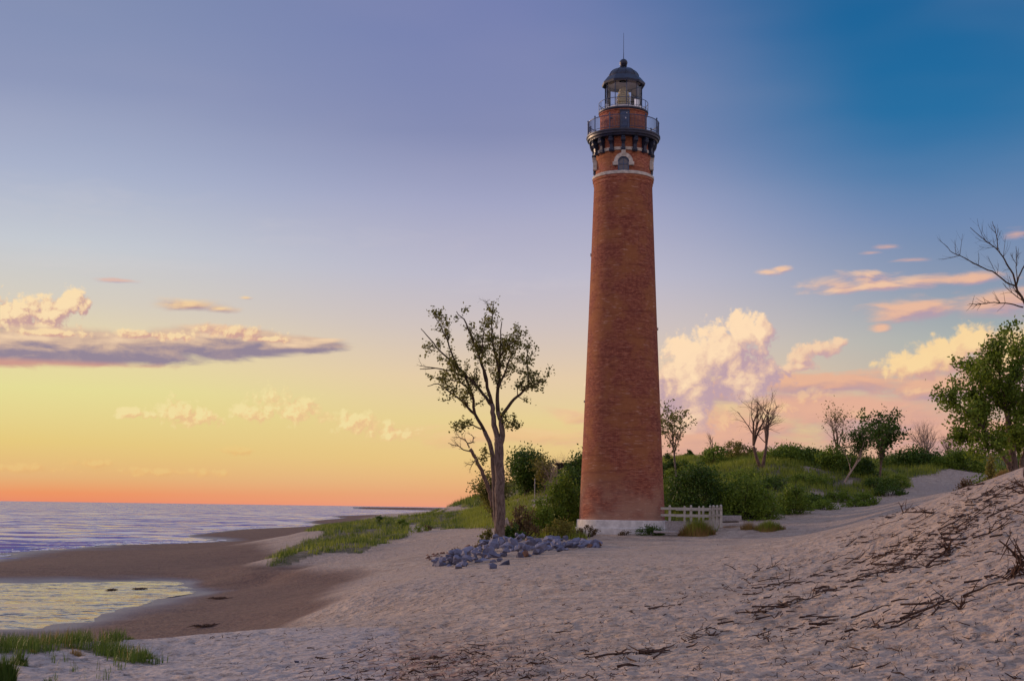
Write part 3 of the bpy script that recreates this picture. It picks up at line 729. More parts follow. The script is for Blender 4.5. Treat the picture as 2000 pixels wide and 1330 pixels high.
p1 = MB().tube([(0, -ru, zu - .05), (0, -ru, zu + hu)], .02, 6).build('railing_post', M_iron2, rail2); p1.rotation_euler = (0, 0, .2)
for i in range(1, 14):
    c = p1.copy(); link(c, rail2); c.rotation_euler = (0, 0, .2 + 2 * PI * i / 14)
# door in the watch room
door = thing('door', 'narrow dark blue iron door', None, (0, 0, 0)); door.parent = lh; door.rotation_euler = (0, 0, math.radians(3))
dw = lr_at(7.2, 230)
MB().box((0, -r_w - .02, (zf + z_w1 - .1) / 2), (2 * dw, .14, z_w1 - .1 - zf)).build('door_leaf', M_iron2, door)
MB().box((-dw - .04, -r_w - .04, (zf + z_w1 - .1) / 2), (.08, .2, z_w1 - .1 - zf)).box((dw + .04, -r_w - .04, (zf + z_w1 - .1) / 2), (.08, .2, z_w1 - .1 - zf)).box((0, -r_w - .04, z_w1 - .14), (2 * dw, .2, .07)).build('door_frame', M_iron, door)
MB().box((.06, -r_w - .12, zf + .85), (.09, .05, .09)).box((.14, -r_w - .12, zf + 1.2), (.05, .05, .06)).build('door_handle', M_white, door)
MB().box((-lr_at(23, 230), -r_w * .87, zf + .95), (.14, .14, .10)).build('vent_box', M_iron, lh)
# lantern: ten panes
r_l = lr_at(36, 185); z_l0 = zu; z_l1 = lz_at(166)
lt = thing('lantern', None, None, (0, 0, 0)); lt.parent = lh
ang0 = math.radians(10); st_ = 2 * PI / 10
for i in range(10):
    a = ang0 + st_ * i; p = polar(a, r_l, 0); q_ = polar(a + st_, r_l, 0)
    MB().tube([(p[0], p[1], z_l0), (p[0], p[1], z_l1 + .03)], .033, 6).build('mullion', M_iron2 if (i % 10) else M_iron2, lt)
    g = r_l * .985 / r_l
    V = [(p[0] * g, p[1] * g, z_l0 + .2), (q_[0] * g, q_[1] * g, z_l0 + .2), (q_[0] * g, q_[1] * g, z_l1), (p[0] * g, p[1] * g, z_l1)]
    mesh_py('pane', V, [(0, 1, 2, 3)], M_glass, lt)
ringp = [polar(ang0 + st_ * i, r_l, 0) for i in range(11)]
MB().lathe([(r_l * .97, z_l0), (r_l * 1.03, z_l0), (r_l * 1.03, z_l0 + .2), (r_l * .97, z_l0 + .2)], 10, ang0 - PI / 2, ang0 + 1.5 * PI).build('lantern_sill', M_white, lt)
# curtain-like inner ceiling cone and the lens
MB().lathe([(r_l * 1.0, z_l1 + .02), (.3, z_l1 + .22)], 20, ang0 - PI / 2, ang0 + 1.5 * PI).build('lantern_ceiling', M_inside, lt, smooth=False)
lens = thing('lens', None, None, (0, 0, 0)); lens.parent = lh
r_n = lr_at(13.5, 195)
z0 = z_l0 + .02; hl = (z_l1 - z_l0)
segs = [(0, .18, r_n * 1.04), (.2, .3, r_n), (.32, .42, r_n * 1.0), (.44, .54, r_n * .98), (.56, .64, r_n * .9), (.66, .74, r_n * .76), (.76, .83, r_n * .58), (.85, .91, r_n * .38)]
for a_, b_, rad in segs:
    za, zb_ = z0 + a_ * hl, z0 + b_ * hl
    MB().lathe([(rad * .9, za), (rad, (za * .7 + zb_ * .3)), (rad, (za * .3 + zb_ * .7)), (rad * .88, zb_), (.02, zb_), (.02, za), (rad * .9, za)], 28).build('lens_ring', M_lens, lens, smooth=False)
for i in range(6):
    p = polar(i * PI / 3 + .3, r_n * 1.08, 0)
    MB().tube([(p[0], p[1], z0), (p[0], p[1], z0 + hl * .56)], .018, 5).build('lens_frame_bar', simple('brass', (.35, .25, .10), .4, .6) if i == 0 else bpy.data.materials['brass'], lens)
# roof: decagonal eave, dome, ball ventilator, rod
r_e = lr_at(42, 161); r_d = lr_at(30, 155); ze = z_l1
eave = MB().lathe([(r_l * .92, ze), (r_e, ze - .12), (r_e + .03, ze + .02), (r_d + .12, ze + .42), (r_d * .98, ze + .5)], 10, ang0 - PI / 2, ang0 + 1.5 * PI)
eave.build('eave', M_iron, lh)
z_dt = lz_at(134); z_d0 = ze + .44
dp = [(r_d * math.cos(t_), z_d0 + (z_dt - z_d0) * math.sin(t_)) for t_ in np.linspace(0, PI / 2 * .97, 14)]
MB().lathe(dp, 40).build('dome', M_iron, lh, smooth=True)
rib = MB().tube([(0, -(r + .01), z) for r, z in dp], .028, 5)
rb0 = rib.build('dome_rib', M_iron, lh); rb0.rotation_euler = (0, 0, ang0)
for i in range(1, 10):
    c = rb0.copy(); link(c, lh); c.rotation_euler = (0, 0, ang0 + st_ * i)
z_b = lz_at(123.5); rbll = lr_at(7.8, 123)
MB().lathe([(.28, z_dt - .08), (.2, z_dt + .05), (.16, z_b - rbll * .95), (.24, z_b - rbll * .9), (.24, z_b - rbll * .8)] + [(rbll * math.cos(t_), z_b + rbll * math.sin(t_)) for t_ in np.linspace(-.9, PI / 2 * .98, 10)], 24).build('ventilator_ball', M_iron, lh, auto=50)
MB().tube([(0, 0, z_b + rbll * .9), (0, 0, z_b + rbll + .5), (0, 0, lz_at(65))], [.035, .02, .012], 6).build('lightning_rod', M_iron2, lh)

# windows: arched, with pale hood, dark frame, sash bars and panes
def window(a, zc_, rw, w, h, hood=True):
    wn = bpy.data.objects.new('window', None); link(wn, lh); wn.rotation_euler = (0, 0, a)
    hw = w / 2; zb0 = zc_ - h / 2; za = zb0 + h - hw
    arc = [(hw * math.cos(t_), za + hw * math.sin(t_)) for t_ in np.linspace(0, PI, 13)]
    ol = [(-hw, zb0), (hw, zb0)] + arc
    MB().prism(ol, -rw + .02, -rw - .012).build('window_pane', M_pane, wn)
    fr = MB(); t2 = .055
    def strip(pts, th, y0, y1, closed=False):
        for i in range(len(pts) - 1):
            (x0, z0_), (x1, z1_) = pts[i], pts[i + 1]; d = math.hypot(x1 - x0, z1_ - z0_) or 1; nx, nz = -(z1_ - z0_) / d * th, (x1 - x0) / d * th
            fr.prism([(x0 - nx, z0_ - nz), (x1 - nx, z1_ - nz), (x1 + nx, z1_ + nz), (x0 + nx, z0_ + nz)], y0, y1)
    strip([(-hw, zb0), (hw, zb0)] + arc + [(-hw, zb0)], t2 * .7, -rw - .02, -rw - .08)
    fr.build('window_frame', M_iron2, wn)
    fr = MB(); fr.box((0, -rw - .03, (zb0 + za + hw) / 2), (.045, .03, h)).box((0, -rw - .035, zb0 + h * .48), (w, .03, .045)); fr.build('sash_bar', M_iron2, wn)
    if hood:
        hd = MB(); ra, rb_ = hw + .05, hw + .30
        ts = np.linspace(0, PI, 17)
        for i in range(16):
            t0, t1 = ts[i], ts[i + 1]
            hd.prism([(ra * math.cos(t0), za + ra * math.sin(t0)), (rb_ * math.cos(t0), za + rb_ * math.sin(t0)), (rb_ * math.cos(t1), za + rb_ * math.sin(t1)), (ra * math.cos(t1), za + ra * math.sin(t1))], -rw + .12, -rw - .14)
        for s_ in (-1, 1): hd.box((s_ * (hw + .20), -rw - .01, za - .10), (.36, .26, .22))
        hd.box((0, -rw - .03, za + rb_ + .02), (.26, .30, .30), 0, 1.15)
        hd.build('window_hood', M_stone, wn)
    return wn
zw = lz_at(334.5)
for a in (0, PI / 2, PI, -PI / 2): window(a + math.radians(.5), zw, lr_at(54, 318) + .02, lr_at(19, 318), lz_at(321.5) - lz_at(347))
for a, v_ in ((-PI / 2, 484), (PI / 2, 628), (-PI / 2, 770)):
    s_ = (v_ - 355) / (1015 - 355); rw = r_neck + (r_base - r_neck) * s_ - .02
    wn = window(a, lz_at(v_), rw - .12, .55, .9, False)
    MB().box((0, -rw + .02, lz_at(v_) - .5), (.7, .2, .10)).build('window_sill', M_stone, wn)

# ------------------------------------------------------------------ plant materials
def mat_leaf(name, dark, light, trans=.35, tr_col=None):
    m, n, out = mat_new(name)
    g = n.n.new('ShaderNodeNewGeometry'); r_ = g.outputs['Random Per Island']
    nz = n.noise(g.outputs['Position'], .8, 3, .6)
    c = n.mix(n.m('ADD', n.m('MULTIPLY', r_, .6), n.m('MULTIPLY', n.maprange(nz, .35, .65), .4)), dark, light)
    d = n.n.new('ShaderNodeBsdfPrincipled'); n.put(d.inputs['Base Color'], c); d.inputs['Roughness'].default_value = .55; d.inputs['Specular IOR Level'].default_value = .25
    t_ = n.n.new('ShaderNodeBsdfTranslucent'); n.put(t_.inputs[0], n.mix(.5, c, tr_col or light))
    mx = n.n.new('ShaderNodeMixShader'); mx.inputs[0].default_value = trans
    n.l.new(d.outputs[0], mx.inputs[1]); n.l.new(t_.outputs[0], mx.inputs[2]); n.l.new(mx.outputs[0], out.inputs[0]); return m
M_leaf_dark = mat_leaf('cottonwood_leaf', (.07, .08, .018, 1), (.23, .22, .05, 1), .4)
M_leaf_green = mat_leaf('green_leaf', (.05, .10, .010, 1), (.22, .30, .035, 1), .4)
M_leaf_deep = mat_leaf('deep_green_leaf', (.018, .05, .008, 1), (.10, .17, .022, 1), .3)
M_leaf_yel = mat_leaf('yellow_green_leaf', (.11, .11, .02, 1), (.26, .23, .05, 1), .4)
M_leaf_brown = mat_leaf('dry_brown_leaf', (.08, .05, .025, 1), (.18, .12, .05, 1), .3)
M_grass = mat_leaf('dune_grass', (.10, .15, .012, 1), (.34, .38, .05, 1), .35)
M_grass_deep = mat_leaf('dark_dune_grass', (.03, .08, .010, 1), (.13, .19, .03, 1), .3)
M_grass_dry = mat_leaf('dry_dune_grass', (.22, .13, .04, 1), (.38, .26, .09, 1), .35)
def mat_bark(name, a, b, sc=5):
    m, n, out = mat_new(name); co = wpos(n)
    nz = n.noise(n.v('MULTIPLY', co, (1, 1, .22)), sc * 3, 5, .65); n2_ = n.noise(co, sc * .4, 3, .5)
    c = n.mix(n.maprange(nz, .35, .65), a, b); c = n.mix(n.m('MULTIPLY', n.maprange(n2_, .45, .7), .35), c, b)
    principled(n, out, c, .9, 0, bump(n, nz, .04), .2); return m
M_bark = mat_bark('grey_brown_bark', (.075, .05, .042, 1), (.20, .15, .125, 1))
M_bark_dark = mat_bark('dark_bark', (.035, .024, .018, 1), (.10, .07, .05, 1))
M_bark_pale = mat_bark('bleached_wood', (.24, .17, .13, 1), (.46, .36, .30, 1))
M_bark_red = mat_bark('dead_brown_wood', (.07, .045, .035, 1), (.20, .13, .10, 1))
M_twig = mat_bark('dark_root_wood', (.035, .019, .013, 1), (.13, .07, .048, 1), 12)

def leaves_geo(Pn, size, seed=0, flat=.5, aspect=.7):
    g = np.random.default_rng(seed + 100); n = len(Pn)
    a = g.normal(size=(n, 3)); a /= np.linalg.norm(a, axis=1)[:, None]
    b = np.cross(a, g.normal(size=(n, 3))); b /= np.linalg.norm(b, axis=1)[:, None] + 1e-9
    s = size * g.uniform(.6, 1.25, n)[:, None]
    V = np.stack([Pn - a * s * .55, Pn + b * s * .5 * aspect, Pn + a * s * .55, Pn - b * s * .5 * aspect], 1).reshape(-1, 3)
    return V, np.arange(4 * n).reshape(n, 4)
def local(P, o):
    return P - np.array(o.location)[None]
def foliage(name, Pn, size, mat, parent, seed=0, stuff=False):
    V, Fq = leaves_geo(Pn, size, seed)
    if parent is not None: V = V - np.array(parent.location)[None]
    return mesh_np(name, V, Fq, mat, parent)

def unit(v): return v / (np.linalg.norm(v) + 1e-9)
def grow(mb, p, d, L, r, lvl, maxl, out, cfg, g):
    n = max(3, int(L / cfg.get('step', .5))); pts = [np.array(p, float)]; d = unit(np.array(d, float))
    for i in range(n):
        d = unit(d + g.normal(size=3) * cfg.get('wob', .16) + np.array([0, 0, cfg.get('up', .05)]))
        pts.append(pts[-1] + d * L / n)
    R = np.linspace(r, r * cfg.get('tip', .35), len(pts))
    mb.tube(pts, R, 5 if lvl else 7, False)
    if lvl >= cfg.get('leaf_lvl', 2):
        for q_ in pts[1:]: out.append(q_)
    if lvl < maxl:
        k = cfg.get('n', [6, 5, 4, 4])[lvl]
        for j in range(k):
            f = g.uniform(cfg.get('f0', .25), 1.0) if j else 1.0
            i = min(len(pts) - 2, int(f * (len(pts) - 1))); pp = pts[i]
            ax = unit(np.cross(d, g.normal(size=3))); an = math.radians(g.uniform(*cfg.get('ang', (25, 55))))
            dd = unit(pts[i + 1] - pts[i]); nd = unit(dd * math.cos(an) + ax * math.sin(an))
            grow(mb, pp, nd, L * g.uniform(.45, .72), R[i] * .6, lvl + 1, maxl, out, cfg, g)

def guided(mb, pts_px, Y, r_px, out, cfg, g, dy=(0, 0), sub=6, leafy=(.3, 1.0), subL=1.4, maxl=1, n=7):
    """a limb drawn through photo pixels, with its own depth, and side branches"""
    m_ = len(pts_px); ts = np.linspace(0, 1, m_)
    pp = [at(u, v, Y + dy[0] + (dy[1] - dy[0]) * t_) for (u, v), t_ in zip(pts_px, ts)]
    # finer, slightly crooked
    fine = []; fr = []
    for i in range(m_ - 1):
        for k in range(3):
            f = k / 3; q_ = pp[i] * (1 - f) + pp[i + 1] * f + (g.normal(size=3) * .03 * min(1, r_px[0] / 4) if k else 0); fine.append(q_)
            fr.append((r_px[0] + (r_px[1] - r_px[0]) * ((i + f) / (m_ - 1))) / F * Y)
    fine.append(pp[-1]); fr.append(r_px[1] / F * Y)
    mb.tube(fine, fr, n, True)
    for j in range(sub):
        f = g.uniform(*leafy); i = min(len(fine) - 2, int(f * (len(fine) - 1)))
        dd = unit(fine[i + 1] - fine[i]); ax = unit(np.cross(dd, g.normal(size=3))); an = math.radians(g.uniform(25, 65))
        nd = unit(dd * math.cos(an) + ax * math.sin(an) + np.array([0, 0, .15]))
        grow(mb, fine[i], nd, subL * g.uniform(.5, 1.1), max(.012, fr[i] * .4), 0, maxl, out, dict(cfg, leaf_lvl=0), g)
    return fine

def crown_leaves(pts, per, spread, g):
    pts = np.array(pts); k = len(pts)
    P_ = np.repeat(pts, per, 0) + g.normal(size=(k * per, 3)) * spread
    return P_

# ------------------------------------------------------------------ the cottonwood left of the tower
g = np.random.default_rng(21)
TY = 78.0
tp = drop(975.5, TY)
tree = thing('cottonwood_tree', 'tall forked cottonwood with sparse leaves standing behind the blue-grey rocks', 'tree', tuple(tp))
def zpx(z): return [(780 + a / 2.376, 560 + b / 2.375) for a, b in z]
tr = MB(); out = []; cfgc = dict(step=.35, wob=.24, up=.10, n=[3, 2, 2], ang=(25, 60), f0=.3)
foot = [(975.5, 1066)]
guided(tr, foot + zpx([(466, 1165), (468, 1000), (465, 850), (462, 740), (458, 700)]), TY, (10.8, 8.6), out, cfgc, g, sub=0, n=10)
guided(tr, zpx([(462, 745), (478, 690), (472, 620), (458, 580)]), TY, (6.2, 4.6), out, cfgc, g, sub=0)
guided(tr, foot + zpx([(455, 1160), (447, 1050), (440, 900), (433, 790), (418, 720), (395, 670)]), TY, (5.5, 4.2), out, cfgc, g, dy=(.3, .9), sub=0)
guided(tr, zpx([(460, 740), (445, 660), (437, 600), (430, 545)]), TY, (6.0, 4.4), out, cfgc, g, sub=0)
limbs = MB(); lt_, dk = [], []
def limb(z, r, dy, sub, leafy=(.35, 1), L=1.3, dest=None):
    L *= .85
    o_ = []; guided(limbs, zpx(z), TY, r, o_, cfgc, g, dy=dy, sub=sub, leafy=leafy, subL=L); (dest if dest is not None else out).extend(o_)
bare = []
limb([(430, 545), (405, 430), (370, 320), (330, 220), (300, 150), (265, 115)], (3.6, .7), (0, -1.5), 12, (.3, .95), 1.0)
limb([(395, 670), (350, 590), (338, 500), (310, 425), (240, 388), (170, 378), (95, 382)], (3.6, .7), (.9, .2), 16, (.25, .7), 1.2)
limb([(170, 378), (130, 372), (95, 365)], (1, .4), (.3, .2), 4, (.2, 1), .7, bare)
limb([(352, 592), (300, 540), (250, 500), (180, 450), (130, 462)], (2.8, .6), (.9, 1.6), 14, (.2, .75), 1.2)
limb([(430, 550), (390, 500), (340, 440), (270, 370), (190, 300), (140, 240), (100, 195)], (3.4, .7), (0, 1.4), 16, (.25, .8), 1.2)
limb([(270, 370), (240, 300), (215, 230), (190, 180), (160, 130)], (2, .6), (.6, -.6), 12, (.3, 1), .9)
limb([(458, 585), (455, 500), (464, 400), (468, 300), (476, 160)], (4.4, .8), (0, .8), 18, (.3, .85), 1.3)
limb([(464, 400), (440, 300), (430, 200), (432, 130), (440, 65)], (2.6, .5), (.3, -.8), 16, (.2, .8), 1.1)
limb([(437, 130), (415, 95), (400, 62)], (1.2, .4), (0, 0), 5, (.2, 1), .6, bare)
limb([(462, 610), (520, 535), (560, 500), (600, 465), (640, 450), (682, 430)], (3.6, .8), (0, -1.2), 16, (.35, 1), 1.1)
limb([(600, 465), (598, 400), (590, 340), (600, 260)], (2, .6), (-.8, 0), 14, (.1, 1), .9)
limb([(458, 470), (490, 400), (520, 320), (535, 270)], (2.6, .7), (0, 1.5), 14, (.2, 1), 1.1)
limb([(468, 320), (500, 280), (540, 250), (550, 215)], (1.8, .6), (.5, -1.3), 10, (.2, 1), .9)
limb([(400, 440), (380, 340), (385, 250), (400, 180)], (2, .6), (-.5, -1.8), 14, (.2, 1), 1.0)
limb([(330, 480), (280, 440), (230, 430), (180, 420)], (1.6, .5), (.8, -.6), 8, (.2, 1), .8)
limb([(470, 640), (500, 620), (530, 650)], (1.6, .6), (0, -.8), 7, (.3, 1), .7)
limb([(380, 660), (340, 640), (300, 650), (270, 660)], (1.6, .5), (.9, 0), 8, (.3, 1), .7)
limb([(430, 780), (400, 770), (375, 800)], (1.2, .5), (.8, .3), 5, (.3, 1), .6)
g2 = np.random.default_rng(5)
for mb_, nm in ((tr, 'trunk'), (limbs, 'limbs')):
    mb_.V = [tuple(np.array(p) - tp) for p in mb_.V]
tro = tr.build('trunk', M_bark, tree, smooth=True); lim = limbs.build('limbs', M_bark_dark, tree, smooth=True)
pts = np.array(out); keep = g2.random(len(pts)) < .62
foliage('crown', crown_leaves(pts[keep], 4, .11, g2), .16, M_leaf_dark, tree, 3)

# ------------------------------------------------------------------ generic trees
def free_tree(name, label, u, vb, Y, htop, kind='leafy', lean=0.0, mat=None, bark=None, per=3, size=.15, trunk_px=4, first=.35, spread=.16, seed=1, n=(6, 5, 3), ang=(25, 50), forks=1, width=1.0, up=.08, group=None, ground_=True, leaf_f=1.0, lvl=2):
    """tree whose foot is at pixel (u, vb), ground distance Y, and whose top reaches photo row htop"""
    g = np.random.default_rng(seed); x = ray(u, vb)[0] * Y; z0 = H(x, Y)[0] if ground_ else at(u, vb, Y)[2]
    ztop = at(u, htop, Y)[2]; Hh = ztop - z0; loc = np.array([x, Y, z0])
    t = thing(name, label, 'tree', tuple(loc), group=group)
    tr = MB(); br = MB(); out = []
    r0 = trunk_px / F * Y / 2
    for k in range(forks):
        d = np.array([lean + (k - (forks - 1) / 2) * .5, g.uniform(-.1, .1), 1.0])
        L = Hh * first; nst = 6; pts = [np.array([0, 0, -.3]) ]; dd = unit(d)
        for i in range(nst):
            dd = unit(dd + g.normal(size=3) * .05); pts.append(pts[-1] + dd * (L + .3) / nst)
        tr.tube(pts, np.linspace(r0 * (1 if forks == 1 else .75), r0 * .65 * (1 if forks == 1 else .8), len(pts)), 8)
        cfg = dict(step=.4, wob=.13, up=up, n=list(n), ang=ang, f0=.25, leaf_lvl=1)
        m_ = max(2, int(n[0] / forks))
        for j in range(m_):
            a = g.uniform(0, 2 * PI) + j * 2 * PI / m_; tilt = (0 if j == 0 else g.uniform(.25, .75)) * width
            nd = unit(np.array([math.cos(a) * tilt, math.sin(a) * tilt, 1.0]) * .8 + dd * .4)
            i = len(pts) - 1 if j < 2 else g.integers(int(len(pts) * .45), len(pts))
            grow(br, pts[i], nd, (Hh - pts[i][2]) * (.62 if j else .66) * g.uniform(.8, 1.0), r0 * .5, 1, lvl + 1, out, dict(cfg, n=[0] + list(n[1:]) + [2]), g)
    tr.build('trunk', bark or M_bark, t, smooth=True)
    # squeeze the branch work to the height asked for
    bV = np.array(br.V); top = bV[:, 2].max(); zz = L
    sc_ = (Hh - zz * .3) / max(.1, top - zz * .3)
    if top > .3: bV[:, 2] = np.where(bV[:, 2] > zz * .3, zz * .3 + (bV[:, 2] - zz * .3) * sc_, bV[:, 2])
    br.V = [tuple(p) for p in bV]
    br.build('branches', bark or M_bark, t, smooth=True)
    if kind != 'bare':
        o_ = np.array(out); o_[:, 2] = np.where(o_[:, 2] > zz * .3, zz * .3 + (o_[:, 2] - zz * .3) * sc_, o_[:, 2])
        if leaf_f < 1: o_ = o_[g.random(len(o_)) < leaf_f]
        V, Fq = leaves_geo(crown_leaves(o_, per, spread, g), size, seed)
        mesh_np('crown', V, Fq, mat or M_leaf_green, t)
    return t
free_tree('cottonwood_tree', 'small slender cottonwood sapling just right of the brick tower', 1322, 912, 118, 776, size=.21, mat=M_leaf_dark, per=3, trunk_px=4.5, first=.42, seed=4, n=(8, 4, 3), spread=.16, width=1.0, leaf_f=.8)
free_tree('bare_tree', 'leafless forked tree with fine branching on the green dune', 1488, 912, 118, 752, kind='bare', bark=M_bark_red, trunk_px=10, first=.28, seed=8, n=(6, 5, 4), forks=2, width=1.6, ang=(20, 55), lvl=3, up=.04)
free_tree('thin_tree', 'thin half dead tree with bare top and leaves along its lower side', 1632, 908, 122, 782, bark=M_bark_red, size=.16, mat=M_leaf_dark, per=2, trunk_px=5, first=.35, seed=12, n=(6, 5, 3), width=.45, leaf_f=.5)
free_tree('leaning_tree', 'small leafy tree on a leaning white trunk left of the rounder one', 1645, 912, 114, 826, lean=.55, size=.17, mat=M_leaf_deep, bark=M_bark_pale, per=5, trunk_px=4.5, first=.5, seed=16, n=(7, 5, 3), width=.9)
free_tree('cottonwood_tree', 'leafy young cottonwood with lopsided crown on the skyline', 1718, 904, 116, 795, size=.24, mat=M_leaf_deep, per=4, trunk_px=5.5, first=.30, seed=22, n=(9, 5, 3), width=1.15, spread=.22)
free_tree('bare_tree', 'pale leafless bush-like tree behind the dark hedge on the dune', 1812, 915, 140, 812, kind='bare', bark=M_bark_pale, trunk_px=5, first=.2, seed=26, n=(10, 6, 4), width=1.3, lvl=3)
free_tree('bare_tree', 'thin leafless tree beside the big green tree', 1855, 910, 140, 822, kind='bare', bark=M_bark_red, trunk_px=4, first=.25, seed=29, n=(7, 5, 4), width=.8, lvl=3)
free_tree('bare_tree', 'short leaning leafless sapling left of the big green tree', 1872, 905, 138, 848, kind='bare', bark=M_bark_red, trunk_px=3, first=.3, seed=33, n=(5, 4, 3), width=.9, lean=.3)
free_tree('dead_sapling', 'spiky dead sapling poking above bushes near the tower', 1398, 900, 135, 840, kind='bare', bark=M_bark_red, trunk_px=2.6, first=.4, seed=37, n=(5, 4, 3), lean=-.25, width=.6)
# big tree at the right edge
g = np.random.default_rng(41)
bY = 56.0; bp_ = drop(1979, bY); big = thing('large_tree', 'large leafy green tree at the right edge behind the dune crest', 'tree', tuple(bp_))
Z5 = lambda z: [(1840 + a / 4.2875, 620 + b / 4.29) for a, b in z]
cb = dict(step=.3, wob=.2, up=.05, n=[4, 3, 2], ang=(25, 60), f0=.2); bt = MB(); bl = MB(); ob = []
guided(bt, [(1982, 925)] + Z5([(600, 1240), (590, 1100), (560, 950), (540, 800)]), bY, (8, 5), [], cb, g, sub=0, n=9)
guided(bt, [(1976, 925)] + Z5([(560, 1230), (510, 1150), (440, 1030), (360, 950)]), bY, (5.5, 3.2), [], cb, g, dy=(0, -1), sub=0)
guided(bt, [(1998, 925)] + Z5([(670, 1200), (720, 1050), (800, 900)]), bY, (6, 4), [], cb, g, dy=(0, 1), sub=0)
for z, dy_, sb in (([(360, 950), (250, 830), (120, 720), (40, 660)], (-1, -1.6), 16), ([(540, 800), (420, 650), (300, 520), (200, 390)], (0, 1.4), 20), ([(540, 800), (520, 650), (480, 480), (470, 300), (450, 150)], (0, -1), 20),
        ([(520, 650), (600, 520), (640, 400), (600, 200), (570, 100)], (0, 1), 22), ([(560, 950), (700, 750), (780, 560), (820, 330)], (0, -1.5), 24), ([(440, 1030), (330, 980), (230, 1000), (200, 1040)], (-1, -.4), 14),
        ([(360, 950), (250, 720), (180, 560)], (-1, .6), 16), ([(360, 950), (330, 780), (340, 620)], (-1, 1.8), 14), ([(800, 900), (900, 700), (950, 500)], (1, 0), 22), ([(800, 900), (980, 820), (1100, 760)], (1, 0), 18),
        ([(590, 1100), (520, 1000), (450, 940)], (0, 1.5), 12), ([(590, 1050), (680, 980), (760, 960)], (0, -1.8), 14), ([(420, 650), (400, 520), (360, 400)], (.5, -1), 14), ([(440, 1030), (400, 1080), (330, 1110)], (-1, -1.5), 12), ([(560, 1150), (640, 1080), (700, 1060)], (0, 1), 14), ([(540, 800), (620, 700), (700, 640)], (0, 2), 18), ([(800, 900), (760, 780), (740, 680)], (1, 2), 16)):
    guided(bl, Z5(z), bY, (2.4, .6), ob, cb, g, dy=dy_, sub=int(sb * 1.15), leafy=(.1, .95), subL=.80, maxl=1)
for m_, nm, mt in ((bt, 'trunk', M_bark), (bl, 'limbs', M_bark_dark)):
    m_.V = [tuple(np.array(p) - bp_) for p in m_.V]; m_.build(nm, mt, big, smooth=True)
ob = np.array(ob); foliage('crown', crown_leaves(ob, 5, .13, g), .135, M_leaf_green, big, 43)
# tall dead topped tree just beyond the frame whose bare boughs reach in
g = np.random.default_rng(52)
dY = 60.0; dp_ = drop(2040, dY)
dt = thing('dead_topped_tree', 'tall dead tree whose bare twiggy boughs reach in at the upper right', 'tree', tuple(dp_))
mb = MB(); o_ = []; cb = dict(step=.3, wob=.14, up=.08, n=[4, 3, 2], ang=(20, 45), f0=.2)
Z7 = lambda z: [(1600 + a / 3.695, 400 + b / 3.695) for a, b in z]
guided(mb, [(2040, 925), (2034, 800), (2022, 700)] + Z7([(1520, 800), (1490, 720), (1460, 660)]), dY, (7, 2.4), o_, cb, g, sub=2)
guided(mb, Z7([(1490, 720), (1430, 620), (1400, 500), (1340, 400), (1290, 330), (1200, 260), (1090, 165)]), dY, (2.4, .5), o_, cb, g, dy=(0, -1), sub=9, subL=1.1)
guided(mb, Z7([(1430, 600), (1350, 560), (1250, 480), (1150, 440), (1040, 380), (960, 345), (920, 300)]), dY, (1.8, .5), o_, cb, g, dy=(0, .8), sub=9, subL=1.0)
guided(mb, Z7([(1290, 330), (1285, 260), (1270, 180), (1250, 120)]), dY, (1.0, .4), o_, cb, g, sub=4, subL=.6)
guided(mb, Z7([(1470, 740), (1380, 715), (1270, 705), (1170, 715), (1080, 715)]), dY, (1.5, .5), o_, cb, g, dy=(0, -1), sub=22, subL=.6, maxl=0)
guided(mb, Z7([(1420, 600), (1440, 520), (1480, 440), (1530, 350), (1600, 250)]), dY, (1.8, .6), o_, cb, g, dy=(0, 1), sub=8, subL=1.0)
guided(mb, Z7([(1430, 560), (1420, 450), (1425, 380), (1420, 300)]), dY, (1.0, .4), o_, cb, g, sub=5, subL=.6)
guided(mb, Z7([(1560, 700), (1700, 560), (1800, 400)]), dY, (2.2, .6), o_, cb, g, sub=8, subL=1.2)
mb.V = [tuple(np.array(p) - dp_) for p in mb.V]; mb.build('trunk', M_bark_dark, dt, smooth=True)

# left-hand background trees
free_tree('round_tree', 'dense round green tree on the grassy slope left of the tower', 1025, 962, 128, 878, size=.22, mat=M_leaf_deep, per=9, trunk_px=5, first=.12, seed=61, n=(16, 6, 4), width=1.15, spread=.42, lvl=2, ang=(25, 60))
free_tree('small_tree', 'small yellowish green tree touching the dense round one', 1063, 956, 124, 888, size=.2, mat=M_leaf_yel, per=3, trunk_px=3, first=.25, seed=64, n=(8, 5, 3), width=.9, spread=.3)
free_tree('bare_bush', 'pale twiggy leafless bush left of the tower near the dark shed', 1092, 945, 118, 876, kind='bare', bark=M_bark_pale, trunk_px=4, first=.15, seed=67, n=(12, 6, 4), width=1.3, lvl=3)
free_tree('small_tree', 'dark broad leaved sapling half hidden behind the tower', 1133, 935, 112, 884, size=.2, mat=M_leaf_deep, per=5, trunk_px=3, first=.3, seed=69, n=(8, 5, 3), width=.8, spread=.28)
free_tree('crooked_stem', 'crooked bare bush stem on the slope left of the tower', 1092, 985, 104, 925, kind='bare', bark=M_bark_dark, trunk_px=4, first=.3, seed=72, n=(4, 4, 3), lean=.4, width=.9)
free_tree('small_tree', 'leafy bush-like tree rising right behind the cottonwood trunk', 962, 1000, 100, 915, size=.18, mat=M_leaf_dark, per=6, trunk_px=3, first=.15, seed=75, n=(9, 5, 3), width=.6, spread=.28)
